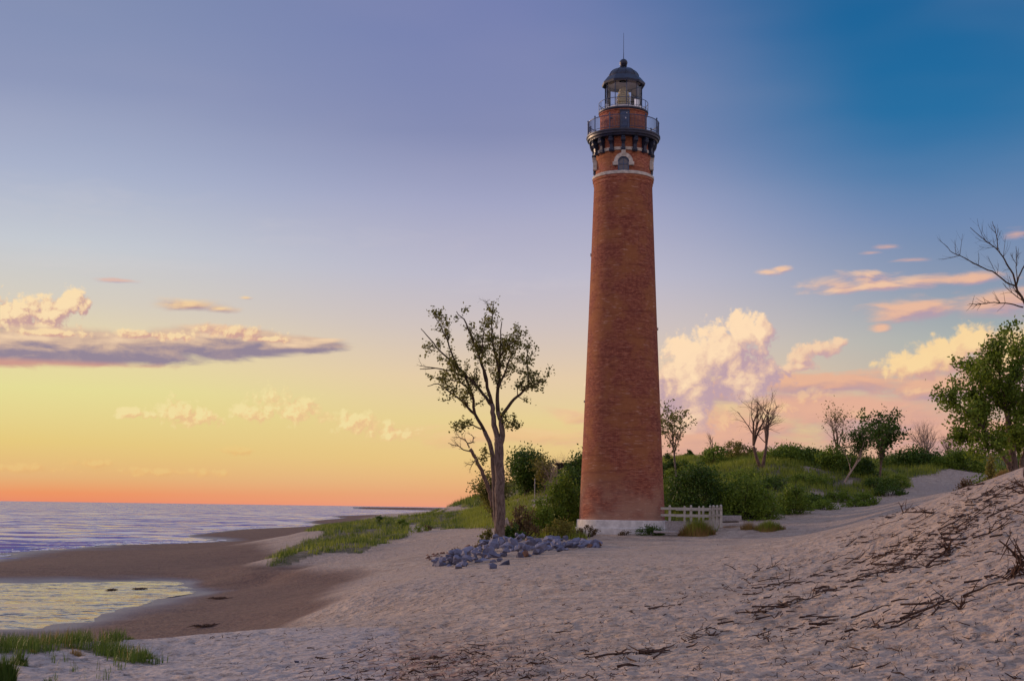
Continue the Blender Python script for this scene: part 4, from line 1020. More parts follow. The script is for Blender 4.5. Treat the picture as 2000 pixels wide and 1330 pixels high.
# leaning dead snag
g = np.random.default_rng(77); sp_ = drop(962, 92.0)
sn = thing('dead_snag', 'leaning dead trunk with bare twigs left of the cottonwood', 'dead tree', tuple(sp_)); mb = MB()
Z4 = lambda z: [(860 + a / 5.32, 820 + b / 5.32) for a, b in z]
guided(mb, [(962, 990)] + Z4([(520, 760), (480, 650), (430, 520), (370, 400), (310, 300)]), 92, (4.5, 3.0), [], cb, g, sub=0, n=8)
for z in ([(320, 330), (240, 310), (190, 270), (130, 260), (80, 240)], [(300, 290), (280, 240), (250, 200), (190, 180), (120, 180)], [(285, 245), (340, 230), (345, 180), (320, 150)], [(370, 400), (340, 450), (320, 480)]):
    guided(mb, Z4(z), 92, (1.4, .45), [], cb, g, dy=(0, g.uniform(-.6, .6)), sub=8, subL=.6, maxl=1)
mb.V = [tuple(np.array(p) - sp_) for p in mb.V]; mb.build('trunk', M_bark_red, sn, smooth=True)
# pale broken stump right beside the cottonwood
sp2 = drop(991, 79.5); st2 = MB()
pts_ = [np.array([0, 0, -.2]), np.array([.05, 0, .5]), np.array([-.05, .1, 1.0]), np.array([-.02, .12, 1.25])]
st2.tube(pts_, [.2, .17, .15, .03], 8)
st2.tube([np.array([0, .1, .5]), np.array([-.2, .1, .9]), np.array([-.33, .1, 1.3])], [.1, .08, .03], 6)
s_o = st2.build('broken_stump', M_bark_pale, None, smooth=True); s_o.location = sp2
tag(s_o, 'pale peeled stump leaning beside the foot of the cottonwood', 'stump')

# ------------------------------------------------------------------ shrubs
def shrub(name, label, u, v, Y, wpx, hpx, mat, n, size=.16, seed=0, depth=1.0, twigs=10, group=None, twig_mat=None, clump=.28, cat='shrub'):
    g = np.random.default_rng(seed + 500); x = ray(u, v)[0] * Y; loc = np.array([x, Y, H(x, Y)[0]])
    t = thing(name, label, cat, tuple(loc), group=group)
    w = wpx / F * Y / 2; h = hpx / F * Y; dpt = w * depth
    mb = MB(); k = max(8, int(n / 45))
    ph = g.uniform(0, 2 * PI, k); ct = g.uniform(0.0, 1, k); rad = np.sqrt(1 - ct ** 2) * g.uniform(.55, 1.0, k)
    bumpy = g.uniform(.62, 1.14, k)
    cc = np.stack([np.cos(ph) * rad * w, np.sin(ph) * rad * dpt, ct * h * bumpy * .92], 1)
    per = max(4, n // k)
    P_ = np.repeat(cc, per, 0) + g.normal(size=(k * per, 3)) * np.array([clump, clump, clump * .8]) * min(1.2, max(.25, w / 2.0))
    gxy = P_[:, :2] + loc[None, :2]; gh = H(gxy[:, 0], gxy[:, 1]) - loc[2]
    P_[:, 2] = np.maximum(P_[:, 2] + gh * (1 - np.clip(P_[:, 2] / max(h, .1), 0, 1)), gh + .05)
    for i in range(twigs):
        c_ = cc[g.integers(k)]; st = np.array([c_[0] * .25, c_[1] * .25, -.2]); mid = (st + c_) / 2 + g.normal(size=3) * .12 * w
        mb.tube([st, mid, c_ * g.uniform(.9, 1.25)], [.035, .022, .008], 4, False)
    mb.build('stems', twig_mat or M_bark_dark, t)
    V, Fq = leaves_geo(P_, size, seed); mesh_np('foliage', V, Fq, mat, t)
    return t
S = shrub
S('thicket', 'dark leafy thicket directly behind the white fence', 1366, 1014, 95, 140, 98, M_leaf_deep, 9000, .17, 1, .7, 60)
S('thicket', 'broad green thicket right of the darkest bush', 1458, 1012, 94, 128, 74, M_leaf_green, 7000, .17, 2, .7, 50)
S('shrub', 'bright green bush at the right end of the thicket', 1550, 996, 97, 80, 56, M_leaf_green, 3600, .15, 3, .7, 20)
S('shrub', 'light green bush tight against the right side of the tower', 1312, 1000, 98, 60, 72, M_leaf_green, 3200, .16, 4, .8, 20)
S('shrub', 'tangled brown green bush with bare sticks by the cottonwood foot', 1018, 1050, 82, 66, 62, M_leaf_brown, 1500, .13, 5, .8, 60)
S('shrub', 'low dark bush between the cottonwood foot and the rocks', 1002, 1056, 79, 50, 26, M_leaf_deep, 1300, .12, 6, .7, 10)
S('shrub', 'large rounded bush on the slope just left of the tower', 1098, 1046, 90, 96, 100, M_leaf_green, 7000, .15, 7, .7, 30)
S('shrub', 'green leafy bush half way between cottonwood and tower', 1052, 1050, 86, 72, 60, M_leaf_green, 3600, .14, 8, .7, 20)
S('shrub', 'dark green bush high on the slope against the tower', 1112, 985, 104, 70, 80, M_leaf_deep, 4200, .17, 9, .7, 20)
S('shrub', 'olive bush at the tower foot above the end of the rocks', 1092, 1052, 83, 60, 34, M_leaf_yel, 1900, .12, 10, .6, 14)
S('shrub', 'reddish scrubby bush in front of the left end of the plinth', 1146, 1050, 84.2, 42, 26, M_leaf_brown, 420, .10, 11, .5, 26, cat='shrub')
S('shrub', 'dark green creeping bush in front of the right part of the plinth', 1270, 1046, 84.3, 56, 17, M_leaf_deep, 1500, .09, 12, .4, 8)
S('shrub', 'tiny dark bush at the middle of the plinth', 1222, 1046, 84.3, 34, 9, M_leaf_brown, 300, .08, 13, .4, 8)
S('sapling', 'leafy shoots sprouting left of the cottonwood foot', 950, 1046, 78.5, 42, 32, M_leaf_dark, 420, .12, 14, .6, 22)
S('shrub', 'green bush on the skyline right beside the tower', 1306, 925, 120, 48, 50, M_leaf_deep, 1900, .2, 15, .8, 10)
S('shrub', 'low bush under the slender cottonwood sapling', 1340, 920, 120, 60, 34, M_leaf_green, 1600, .2, 16, .8, 8)
S('shrub', 'bush below the spiky dead sapling', 1395, 915, 128, 70, 38, M_leaf_green, 1900, .2, 17, .8, 12)
S('shrub', 'loose olive bush between sapling and bare forked tree', 1440, 905, 130, 70, 34, M_leaf_yel, 1500, .19, 18, .8, 16)
S('shrub_mass', 'tall dark green mound of bushes right of the bare forked tree', 1545, 912, 124, 110, 28, M_leaf_green, 7000, .2, 19, .8, 20)
S('shrub', 'green bush under the thin half dead tree', 1632, 918, 120, 80, 46, M_leaf_green, 3200, .2, 20, .8, 14)
S('shrub', 'dark bush left of the thin half dead tree', 1588, 915, 124, 60, 34, M_leaf_deep, 2200, .2, 21, .8, 10)
S('shrub', 'dark bush between the leaning white trunk and the young cottonwood', 1682, 920, 118, 70, 36, M_leaf_deep, 2400, .2, 22, .8, 10)
S('hedge', 'long low dark green hedge under the pale leafless tree', 1790, 916, 134, 140, 30, M_leaf_deep, 5200, .2, 23, .4, 14)
S('hedge', 'green hedge between the pale leafless tree and the big tree', 1880, 914, 132, 120, 34, M_leaf_green, 4600, .2, 24, .4, 14)
S('shrub', 'green undergrowth at the foot of the big tree', 1940, 925, 60, 130, 52, M_leaf_green, 4200, .12, 25, .5, 20)
S('shrub', 'dense bush behind the dune crest at the right frame edge', 2010, 918, 62, 120, 70, M_leaf_deep, 4500, .13, 26, .6, 20)
S('weeping_shrub', 'yellow green drooping bush in front of the big tree', 1938, 934, 50, 24, 78, M_leaf_yel, 1500, .09, 27, .7, 26)
BL = ['at the left of the sandy gap on the dune shoulder', 'in the middle of the sandy dune shoulder', 'just behind the tallest bush of the dune shoulder', 'at the right tip of the dune shoulder, tallest of its row',
      'nearest the sand right of the thicket', 'on the sandy lip below the middle of the dune shoulder', 'in the back row of the dune shoulder', 'at the far right where the sandy path begins', 'between the thicket and the sandy gap',
      'above the right end of the thicket', 'above the dark thicket behind the fence', 'below the bare forked tree']
BS = ['right of the tower sapling', 'beside the spiky dead sapling', 'left of the bare forked tree', 'by the leaning white trunk', 'right of the young cottonwood', 'left of the pale leafless tree', 'right of the pale leafless tree', 'left of the big tree']
for i, (u, v, Y, w, h) in enumerate([(1590, 966, 104, 50, 20), (1640, 962, 106, 54, 22), (1688, 968, 105, 56, 26), (1736, 962, 109, 60, 30), (1610, 985, 101, 60, 16), (1668, 982, 103, 50, 16), (1712, 948, 112, 60, 20), (1755, 950, 113, 44, 24), (1560, 978, 100, 60, 24), (1510, 960, 108, 70, 22), (1450, 940, 112, 80, 22), (1580, 940, 112, 80, 18)]):
    S('dune_bush', 'low spreading green bush ' + BL[i], u, v, Y, w, h, M_leaf_green if i % 3 else M_leaf_deep, int(w * h * .9) + 250, .14, 40 + i, .8, 10, group='low bushes on the dune shoulder right of the thicket')
for i, (u, v, Y, w, h) in enumerate([(1345, 900, 146, 30, 16), (1420, 897, 146, 36, 18), (1470, 890, 140, 30, 16), (1660, 900, 150, 34, 14), (1745, 900, 160, 50, 16), (1800, 897, 175, 60, 12), (1870, 895, 185, 60, 16), (1920, 898, 175, 60, 16)]):
    S('skyline_bush', 'small dark bush on the far skyline ' + BS[i], u, v, Y, w, h, M_leaf_deep, 500, .22, 70 + i, .8, 5, group='small bushes along the skyline')
S('dune_bush', 'dark pointed bush on top of the grassy beach mound', 740, 1036, 126, 24, 18, M_leaf_deep, 500, .12, 90, .8, 6)
S('dune_bush', 'short green bush on the right end of the grassy beach mound', 782, 1038, 120, 30, 18, M_leaf_green, 600, .15, 91, .8, 5)
S('dune_bush', 'isolated low green bush on bare sand right of the mound', 820, 1046, 104, 40, 11, M_leaf_green, 420, .10, 92, .6, 5)
S('dune_bush', 'small reddish bush behind the isolated green one', 836, 1040, 108, 20, 12, M_leaf_brown, 240, .10, 93, .7, 8)
S('dune_bush', 'brown mossy tuft behind the left end of the rocks', 893, 1080, 66, 26, 18, M_leaf_brown, 500, .07, 94, .6, 6)
S('dune_bush', 'dark bushy tuft tight behind the middle rocks', 940, 1066, 70, 44, 16, M_leaf_brown, 700, .08, 95, .5, 6)
S('dune_bush', 'round dark bush on the lip of the near dune', 1886, 968, 41, 60, 30, M_leaf_brown, 1500, .05, 96, .6, 60, twig_mat=M_twig)

# ------------------------------------------------------------------ shed, pole
M_plank = simple('weathered_grey_wood', (.34, .31, .30), .85, 0, .2, 9, .01)
M_fence = simple('off_white_fence_paint', (.42, .40, .35), .7, 0, .12, 6, .005)
M_shed = simple('dark_stained_wood', (.035, .026, .024), .8, 0, .3, 6, .01)
p = at(1118, 930, 114); zb_ = H(p[0], p[1])[0]
sh = thing('shed', 'small dark flat-roofed shed half hidden by bushes left of the tower', 'shed', (p[0], p[1], zb_))
ht = at(1118, 908, 114)[2] - zb_
MB().box((0, 0, ht / 2 - .3), (2.6, 2.4, ht + .6)).build('wall', M_shed, sh); MB().box((0, 0, ht + .06), (3.0, 2.8, .14)).build('roof', M_bark_dark, sh)
for k in range(9): MB().box((-1.2 + k * .3, -1.215, ht / 2), (.26, .03, ht)).build('board', M_shed, sh)
p = drop(1044, 112); po = MB().tube([(0, 0, -.2), (0, 0, at(1044, 934, 112)[2] - p[2])], .035, 8).build('marker_post', M_plank, None); po.location = p
tag(po, 'slim pale post standing in front of the round green tree', 'post')

# ------------------------------------------------------------------ white fence beside the tower
def fence_run(name, label, posts, rails_v, rail_ends, post_w=.15):
    u0, Y0 = posts[0][0], posts[0][1]; b = at(u0, 1034, Y0); fo = thing(name, label, 'fence', tuple(b), group='white fence by the tower')
    for (u, Y, vt, vb_) in posts:
        T = at(u, vt, Y); Bm = at(u, vb_, Y); hgt = T[2] - Bm[2]
        mb = MB().box((T[0] - b[0], Y - b[1], Bm[2] - b[2] + hgt / 2 - .09), (post_w, post_w, hgt - .18))
        mb.lathe([(post_w * .42, T[2] - b[2] - .19), (post_w * .42, T[2] - b[2] - .15), (post_w * .55, T[2] - b[2] - .11), (post_w * .5, T[2] - b[2] - .05), (post_w * .25, T[2] - b[2] - .01), (.005, T[2] - b[2])], 10)
        # move the cap onto its post
        nV = len(mb.V); k0 = 8
        mb.V = mb.V[:k0] + [(x + T[0] - b[0], y + Y - b[1], z) for x, y, z in mb.V[k0:]]
        mb.build('post', M_fence, fo)
    for vr in rails_v:
        (ua, Ya), (ub, Yb) = rail_ends
        A_ = at(ua, vr, Ya) - b; B_ = at(ub, vr, Yb) - b; zz = (A_[2] + B_[2]) / 2
        mb = MB(); dv = unit(np.array([B_[0] - A_[0], B_[1] - A_[1], 0])); nn = np.array([-dv[1], dv[0], 0]) * .035
        off = nn * 1.0
        V = []
        for q_ in (A_, B_):
            for s1, s2 in ((-1, -.075), (1, -.075), (1, .075), (-1, .075)):
                V.append((q_[0] + nn[0] * s1, q_[1] + nn[1] * s1 - .095 * (1 if abs(dv[0]) > .5 else 0), zz + s2))
        mb.add(V, [(0, 1, 5, 4), (1, 2, 6, 5), (2, 3, 7, 6), (3, 0, 4, 7), (3, 2, 1, 0), (4, 5, 6, 7)]); mb.build('rail', M_fence, fo)
    return fo
fence_run('white_fence', 'front run of the white post and rail fence right of the tower', [(1308, 86, 986, 1036), (1349.5, 86, 986, 1036), (1387, 86, 986.5, 1036)], (993.2, 1006.2), ((1290, 86), (1388, 86)))
fence_run('white_fence', 'back run of the white fence with three posts', [(1337, 89.5, 987.5, 1030), (1365.5, 89.5, 988, 1030), (1373.5, 90.3, 987.5, 1030)], (995, 1007.5), ((1320, 89.6), (1395, 89.6)), .13)
fence_run('white_fence', 'short end run of closely set white posts nearest the sandy path', [(1393.5, 85.8, 986, 1034), (1400.5, 85.3, 986, 1032), (1408, 84.8, 985, 1030)], (993, 1006), ((1387, 86.2), (1409.5, 84.6)), .16)
b = at(1320, 1035, 85.2); sk = thing('slatted_panel', 'low panel of upright grey slats under the white fence', 'panel', tuple(b))
hh = at(1320, 1017, 85.2)[2] - b[2]
for k in range(13): MB().box((-.62 + k * .105, 0, hh / 2 - .1), (.085, .04, hh + .2)).build('slat', M_plank, sk)
MB().box((0, .05, hh - .1), (1.36, .05, .1)).build('rail', M_plank, sk)
def slab(name, label, u, v, Y, w, h, d, mat, rz=0, cat='slab'):
    p = at(u, v, Y); o = MB().box((0, 0, 0), (w, d, h)).build(name, mat, None); o.location = p; o.rotation_euler = (0, math.radians(rz), 0)
    md = o.modifiers.new('edge', 'BEVEL'); md.width = .02; md.segments = 1
    return tag(o, label, cat)
slab('plank', 'pale grey plank lying on sand below the slatted panel', 1306, 1039, 84, 1.9, .13, .5, M_plank, 1)
slab('concrete_block', 'long pale concrete block half buried right of the fence', 1428, 1012, 87, 1.25, .36, .6, M_plank, -1)
slab('plank', 'thin dark plank under the long concrete block', 1424, 1019, 86.5, 1.2, .08, .4, M_bark_dark, -2)

# ------------------------------------------------------------------ rocks
def mat_rock(name, a, b):
    m, n, out = mat_new(name); p = wpos(n); oi = n.n.new('ShaderNodeObjectInfo').outputs['Random']
    nz = n.noise(p, 3.5, 5, .65); n3 = n.noise(p, 22, 4, .7)
    c = n.mix(n.m('ADD', n.m('MULTIPLY', oi, .65), n.m('MULTIPLY', n.maprange(nz, .3, .7), .35)), a, b)
    c = n.mix(n.m('MULTIPLY', n.maprange(n3, .5, .7), .3), c, b)
    principled(n, out, c, .8, 0, bump(n, n.m('ADD', nz, n.m('MULTIPLY', n3, .3)), .04), .3); return m
M_rock = mat_rock('blue_grey_rock', (.065, .072, .125, 1), (.23, .235, .325, 1))
M_rock_dk = mat_rock('dark_rock', (.03, .032, .06, 1), (.08, .08, .12, 1))
M_rock_br = mat_rock('brown_rock', (.10, .05, .035, 1), (.24, .13, .09, 1))
import bmesh
def rock_mesh(seed, mat):
    g = np.random.default_rng(seed); bm = bmesh.new()
    k = 14; pts = g.normal(size=(k, 3)); pts /= np.linalg.norm(pts, axis=1)[:, None]; pts *= g.uniform(.8, 1.05, k)[:, None]
    pts *= np.array([1.0, .75, .62]); 
    for q_ in pts: bm.verts.new(q_)
    res = bmesh.ops.convex_hull(bm, input=bm.verts)
    bmesh.ops.delete(bm, geom=[v for v in bm.verts if not v.link_faces], context='VERTS')
    me = bpy.data.meshes.new('rock'); bm.to_mesh(me); bm.free(); me.materials.append(mat); return me
rk = {n_: [rock_mesh(i + 10 * j, mt) for i in range(9)] for j, (n_, mt) in enumerate((('g', M_rock), ('d', M_rock_dk), ('b', M_rock_br)))}
g = np.random.default_rng(91)
def rock(u, v, wpx, kind, label, lift=0.0, group=None, cat='rock'):
    P_ = ground(u, v, 45, 90); s_ = wpx / F * P_[1] / 2
    o = bpy.data.objects.new('rock', rk[kind][g.integers(9)]); link(o); o.location = (P_[0], P_[1], P_[2] + s_ * .12 + lift); o.scale = (s_, s_ * g.uniform(.8, 1.1), s_ * g.uniform(.85, 1.15))
    o.rotation_euler = (g.uniform(-.4, .4), g.uniform(-.4, .4), g.uniform(0, 6.28)); return tag(o, label, cat, group)
rock(874, 1103, 30, 'd', 'near black boulder at the left end of the rock heap')
rock(905, 1093, 32, 'd', 'second dark boulder of the heap, just behind the near black one')
rock(896, 1110, 30, 'g', 'mauve grey boulder in front of the two dark ones')
rock(1018, 1088, 38, 'g', 'largest pale blue boulder in the middle of the heap', .1)
rock(986, 1103, 34, 'd', 'flat dark slab of rock on the sandy side of the heap')
rock(1078, 1062, 26, 'g', 'upright pointed rock standing above the right half of the heap', .25)
rock(958, 1112, 34, 'g', 'bluish boulder lowest in the heap on the sand side')
rock(1152, 1069, 26, 'b', 'brown grey rock at the far right end of the heap')
line = [(862, 1102, 5, .5), (890, 1100, 9, 1), (920, 1096, 12, 1), (950, 1090, 17, 1), (980, 1082, 18, 1), (1010, 1080, 17, 1), (1040, 1077, 14, 1), (1070, 1074, 10, .9), (1100, 1071, 8, .9), (1130, 1068, 6, .9), (1155, 1066, 5, .7)]
cnt = 0
for (u, v, hv, dn) in line:
    for k in range(int(21 * dn)):
        kd = 'g' if g.random() < .93 else 'b'; sec = 'left end' if u < 935 else ('high middle part' if u < 1055 else 'low right tail')
        wd = g.uniform(13, 20) + 16 * g.random() ** 2 * (1 if u < 1060 else .85)
        rock(u + g.uniform(-17, 17), v + g.uniform(-hv, hv * .8), wd, kd, '%s rough %s rock in the %s of the heap below the cottonwood' % (('small', 'middling', 'big')[int(wd > 19) + int(wd > 27)], 'blue-grey' if kd == 'g' else 'brownish', sec), max(0, g.uniform(-.1, .75)) * (hv / 18), 'rocks heaped below the cottonwood')
for k in range(26):
    f = g.random(); rock(828 + f * 62 + g.uniform(-5, 5), 1092 - f * 12 + g.uniform(-7, 5), g.uniform(6, 13), 'b', 'small rusty brown stone scattered behind the dark boulders', 0, 'small brown stones left of the heap', 'stone')

# ------------------------------------------------------------------ grass
def blades(Pn, hgt, wid, g, lean=.35, segs=1, ang=None):
    n = len(Pn); a = g.uniform(0, 2 * PI, n) if ang is None else ang + g.normal(size=n) * .5; ln = g.normal(size=n) * lean * .5 + lean * .5
    dir_ = np.stack([np.cos(a), np.sin(a), np.zeros(n)], 1); side = np.stack([-np.sin(a + g.normal(size=n) * .6), np.cos(a), np.zeros(n)], 1)
    h = hgt * g.uniform(.35, 1.15, n)[:, None]; w = wid * g.uniform(.6, 1.2, n)[:, None]
    up = np.array([0, 0, 1.0])[None]
    tip = Pn + up * h + dir_ * h * ln[:, None]
    if segs == 1:
        V = np.stack([Pn - side * w / 2, Pn + side * w / 2, tip], 1).reshape(-1, 3); return V, np.arange(3 * n).reshape(n, 3)
    mid = Pn + up * h * .55 + dir_ * h * ln[:, None] * .28
    V = np.stack([Pn - side * w / 2, Pn + side * w / 2, mid + side * w * .4, mid - side * w * .4, tip], 1).reshape(-1, 3)
    i = np.arange(n)[:, None] * 5
    return V, np.concatenate([i + np.array([[0, 1, 2]]), i + np.array([[0, 2, 3]]), i + np.array([[3, 2, 4]])])
def tufted(cent, k, rad, g):
    P_ = np.repeat(cent, k, 0); P_[:, :2] += g.normal(size=(len(P_), 2)) * rad; return P_
dth = np.gradient(np.unwrap(azs)); drr = np.gradient(rs)
area = (R_ * np.abs(dth)[None, :] * np.abs(drr)[:, None]).ravel()
def patch(sel, dens, k, hgt, wid, mat, name, label, seed, clump_sc=1.4, clump_th=.42, segs=1, rad=.12):
    g = np.random.default_rng(seed); wgt = area * sel * sstep(clump_th, clump_th + .15, fbm(gx / clump_sc, gy / clump_sc, 3, seed))
    tot = wgt.sum(); n = int(tot * dens)
    if n < 1: return None
    ids = g.choice(len(wgt), n, p=wgt / tot)
    r_ = GR[ids]; jit = np.sqrt(area[ids])
    x = gx[ids] + g.uniform(-.5, .5, n) * jit; y = gy[ids] + g.uniform(-.5, .5, n) * jit
    P_ = tufted(np.stack([x, y, np.zeros(n)], 1), k, rad, g); P_[:, 2] = H(P_[:, 0], P_[:, 1]) - .03
    V, Fq = blades(P_, hgt, wid, g, .45, segs); o = mesh_np(name, V, Fq, mat, None); print(name, len(Fq)); return tag(o, label, None, None, 'stuff')
isl = (veg > .5) & (gu < 905) & (GR > 60) & (GR < 240)
fgm = (veg > .5) & (GR < 30)
lef = (veg > .5) & (gu >= 905) & (gu < 1160) & (GR > 80) & (GR < 200)
rgt = (veg > .5) & (gu >= 1290) & (GR > 86) & (GR < 150)
far_ = (veg > .5) & (GR >= 150) & (GR < 300) & (np.abs(np.degrees(A.ravel())) < 30) & (gz0 > 4)
patch(fgm, 60, 13, .27, .012, M_grass_deep, 'marram_grass', 'dark green marram grass on the small mound at lower left', 101, .55, .47, 2, .08)
patch(fgm, 5, 7, .32, .010, M_grass_dry, 'dry_grass', 'dry blades among the marram grass at lower left', 102, .5, .4, 2, .10)
patch(isl, 6, 9, .42, .035, M_grass_deep, 'marram_grass', 'dark grass along the near edge of the beach mound', 103, 1.2, .44, 1, .15)
patch(isl, 1.8, 8, .42, .05, M_grass, 'marram_grass', 'light green grass over the beach mound', 104, 1.5, .36, 1, .2)
patch(lef, 8, 8, .50, .05, M_grass, 'marram_grass', 'yellow green grass on the slope left of the tower', 105, 1.5, .30, 1, .2)
patch(rgt, 9, 8, .55, .06, M_grass, 'marram_grass', 'green grass covering the dune right of the thicket', 106, 1.6, .33, 1, .2)
patch(rgt, 2.0, 7, .55, .06, M_grass_deep, 'marram_grass', 'darker grass patches on the right dune', 107, 1.2, .42, 1, .2)
patch(far_, .5, 6, .8, .14, M_grass_deep, 'marram_grass', 'grass on the far dunes', 108, 4, .3, 1, .4)
def tuft(label, u, v, Y, wpx, hpx, n, mat, seed, wid=.012, dry=0, name='grass_tuft', lean=.6):
    g = np.random.default_rng(seed); x = ray(u, v)[0] * Y if Y else None
    P0 = np.array([x, Y, H(x, Y)[0]]); w = wpx / F * Y / 2; h = hpx / F * Y
    a = g.uniform(0, 2 * PI, n); r_ = g.random(n) ** .6 * w * .85 * (1 + .25 * np.sin(3 * a + seed))
    P_ = np.stack([P0[0] + np.cos(a) * r_, P0[1] + np.sin(a) * r_ * .7, np.zeros(n)], 1); P_[:, 2] = H(P_[:, 0], P_[:, 1]) - .03
    hh_ = h * np.clip(1.05 - .75 * (r_ / w) ** 1.5, .15, 1)[:, None]; ln_ = lean * .6
    def part(sl, k_=1.0): return blades((P_ - P0)[sl], hh_[sl] * k_, wid, g, ln_, 2, a[sl])
    if dry:
        root = thing(name, label, 'grass', tuple(P0)); isd = (r_ / w + g.normal(size=n) * .25) > np.quantile(r_ / w, 1 - dry)
        V1, F1_ = part(~isd); V2, F2_ = part(isd, .9)
        mesh_np('green_blades', V1, F1_, mat, root); mesh_np('dry_blades', V2, F2_, M_grass_dry, root); return root
    V, Fq = part(slice(None)); o = mesh_np(name, V, Fq, mat, None); o.location = P0; return tag(o, label, 'grass')
tuft('big tussock of green and straw coloured grass in front of the white fence', 1362, 1044, 83.6, 76, 36, 2600, M_grass, 201, .03, .55)
tuft('sprawling tussock of grass on the sand hump right of the fence', 1502, 1030, 84, 66, 22, 1600, M_grass, 202, .03, .35)
tuft('thin straw coloured grass left of the sprawling tussock', 1462, 1026, 85, 44, 18, 500, M_grass_dry, 203, .025)
tuft('lone round tuft of dark grass on the pale sand at lower left', 252, 1249, 27.2, 34, 20, 900, M_grass_deep, 204, .010, lean=.4)
tuft('grass clump low at the left frame edge', 8, 1330, 17.0, 60, 62, 700, M_grass_deep, 205, .012)
tuft('broken leafy clump beside the left frame edge', 38, 1306, 18.5, 40, 36, 260, M_grass_deep, 206, .012)
tuft('small dark plant at the bottom of the frame, lower left', 96, 1326, 16.8, 30, 22, 140, M_grass_deep, 207, .010)
tuft('trailing end of the marram grass nearest the bare sand', 282, 1296, 21.0, 50, 22, 420, M_grass_deep, 208, .012)
tuft('brownish wispy tuft on the pale sand below the marram grass', 152, 1282, 20.8, 40, 20, 260, M_grass_dry, 209, .008)
tuft('tiny reddish plant left of the brownish wispy tuft', 64, 1290, 20.3, 18, 12, 120, M_grass_dry, 210, .008)
tuft('tuft of green grass where the sandy path meets the near dune', 1924, 934, 47, 30, 20, 500, M_grass, 211, .02)
tuft('straw grass on the crest of the near dune', 1958, 934, 38, 40, 16, 500, M_grass_dry, 212, .015)
g = np.random.default_rng(230)
for i in range(16):   # single shoots on the pale sand
    u = g.uniform(10, 240); v = g.uniform(1285, 1328); P_ = ground(u, v, 12, 30)
    Pn = np.zeros((g.integers(4, 12), 3)); Pn[:, :2] = g.normal(size=(len(Pn), 2)) * .03
    V, Fq = blades(Pn, .16, .008, g, .4, 2); o = mesh_np('grass_shoot', V, Fq, M_grass_deep, None); o.location = P_
    tag(o, 'few thin blades sprouting from pale sand at lower left', 'grass', 'single grass shoots on the pale sand')

# ------------------------------------------------------------------ roots, sticks and litter on the near dune
Z3 = lambda z: [(1200 + a / 2.5, 940 + b / 2.5) for a, b in z]
bands = [(Z3([(0, 860), (250, 815), (420, 760), (560, 680), (700, 640), (900, 570), (1100, 510), (1290, 450), (1420, 400)]), 9, 1000, 1.5),
         (Z3([(1180, 430), (1380, 390), (1500, 310), (1620, 240), (1720, 170), (1850, 90), (2000, 20)]), 16, 1300, 1.3),
         (Z3([(1450, 385), (1600, 330), (1760, 240), (1900, 160), (2010, 90)]), 26, 1100, 1.2),
         (Z3([(900, 820), (1160, 740), (1350, 690), (1500, 630), (1650, 560), (1800, 510), (1980, 440)]), 18, 560, 1.2),
         (Z3([(0, 640), (200, 590), (500, 520), (800, 430), (1050, 330), (1250, 240)]), 16, 700, .8),
         (Z3([(600, 560), (900, 490), (1150, 420), (1350, 340), (1500, 290)]), 12, 650, 1.2),
         (Z3([(1100, 300), (1300, 270), (1500, 230), (1650, 190)]), 14, 380, 1.0),
         (Z3([(1200, 240), (1340, 180), (1400, 150), (1560, 150)]), 5, 260, 1.0),
         (Z3([(1600, 130), (1660, 80), (1720, 40), (1800, 10)]), 8, 420, .8),
         (Z3([(650, 780), (850, 720), (1050, 680)]), 12, 260, 1.0),
         ([(400, 1250), (520, 1236), (640, 1228)], 3, 120, .5)]
def polyline(pl, f):
    L = [math.dist(pl[i], pl[i + 1]) for i in range(len(pl) - 1)]; s_ = f * sum(L)
    for i, l in enumerate(L):
        if s_ <= l: q_ = s_ / l; return (pl[i][0] + (pl[i + 1][0] - pl[i][0]) * q_, pl[i][1] + (pl[i + 1][1] - pl[i][1]) * q_), i
        s_ -= l
    return pl[-1], len(L) - 1
def gbatch(uv, d0=8, d1=110):
    """ground points for many pixels"""
    uv = np.array(uv); n = len(uv); Y = np.exp(np.linspace(math.log(d0), math.log(d1), 220)); R3 = np.array([ray(u, v) for u, v in uv])
    X = R3[:, 0:1] * Y[None]; Z = ZC + R3[:, 2:3] * Y[None]; h = base_h(X.ravel(), np.tile(Y, n)).reshape(n, -1)
    hit = Z <= h; k = np.where(hit.any(1), hit.argmax(1), len(Y) - 1); k0 = np.maximum(k - 1, 0); i = np.arange(n)
    a = (Z - h)[i, k0]; b_ = (h - Z)[i, k]; f = np.clip(a / (a + b_ + 1e-9), 0, 1); Ys = Y[k0] + (Y[k] - Y[k0]) * f
    x = R3[:, 0] * Ys; ok = hit.any(1); return np.stack([x, Ys], 1), ok
_bd = {}
def bdir(pl, i):
    k = (id(pl), i)
    if k not in _bd:
        a_ = ground(*pl[i]); b_ = ground(*pl[i + 1]); _bd[k] = math.atan2(b_[0] - a_[0], b_[1] - a_[1])
    return _bd[k]
g = np.random.default_rng(300)
uv = []; along = []; scl = []
for pl, sp_px, n, sc_ in bands:
    for k in range(int(n * .25)):
        f_ = g.random() ** .8
        if vnoise(f_ * 14, n * .37)[()] < .38 and g.random() < .75: continue
        (u, v), i = polyline(pl, f_); uv.append((u + g.normal() * sp_px * .8, v + g.normal() * sp_px * g.choice([.35, .6, 1.4]))); along.append(bdir(pl, i)); scl.append(sc_)
for k in range(1300):
    u = g.uniform(700, 2000); v = g.uniform(1060 if u > 1250 else 1100, 1330); uv.append((u, v)); along.append(0); scl.append(.42)
for k in range(650):
    u = g.normal(870, 150); v = min(1329, g.normal(1300, 28)); uv.append((u, v)); along.append(0); scl.append(.5)
gp, ok = gbatch(uv)
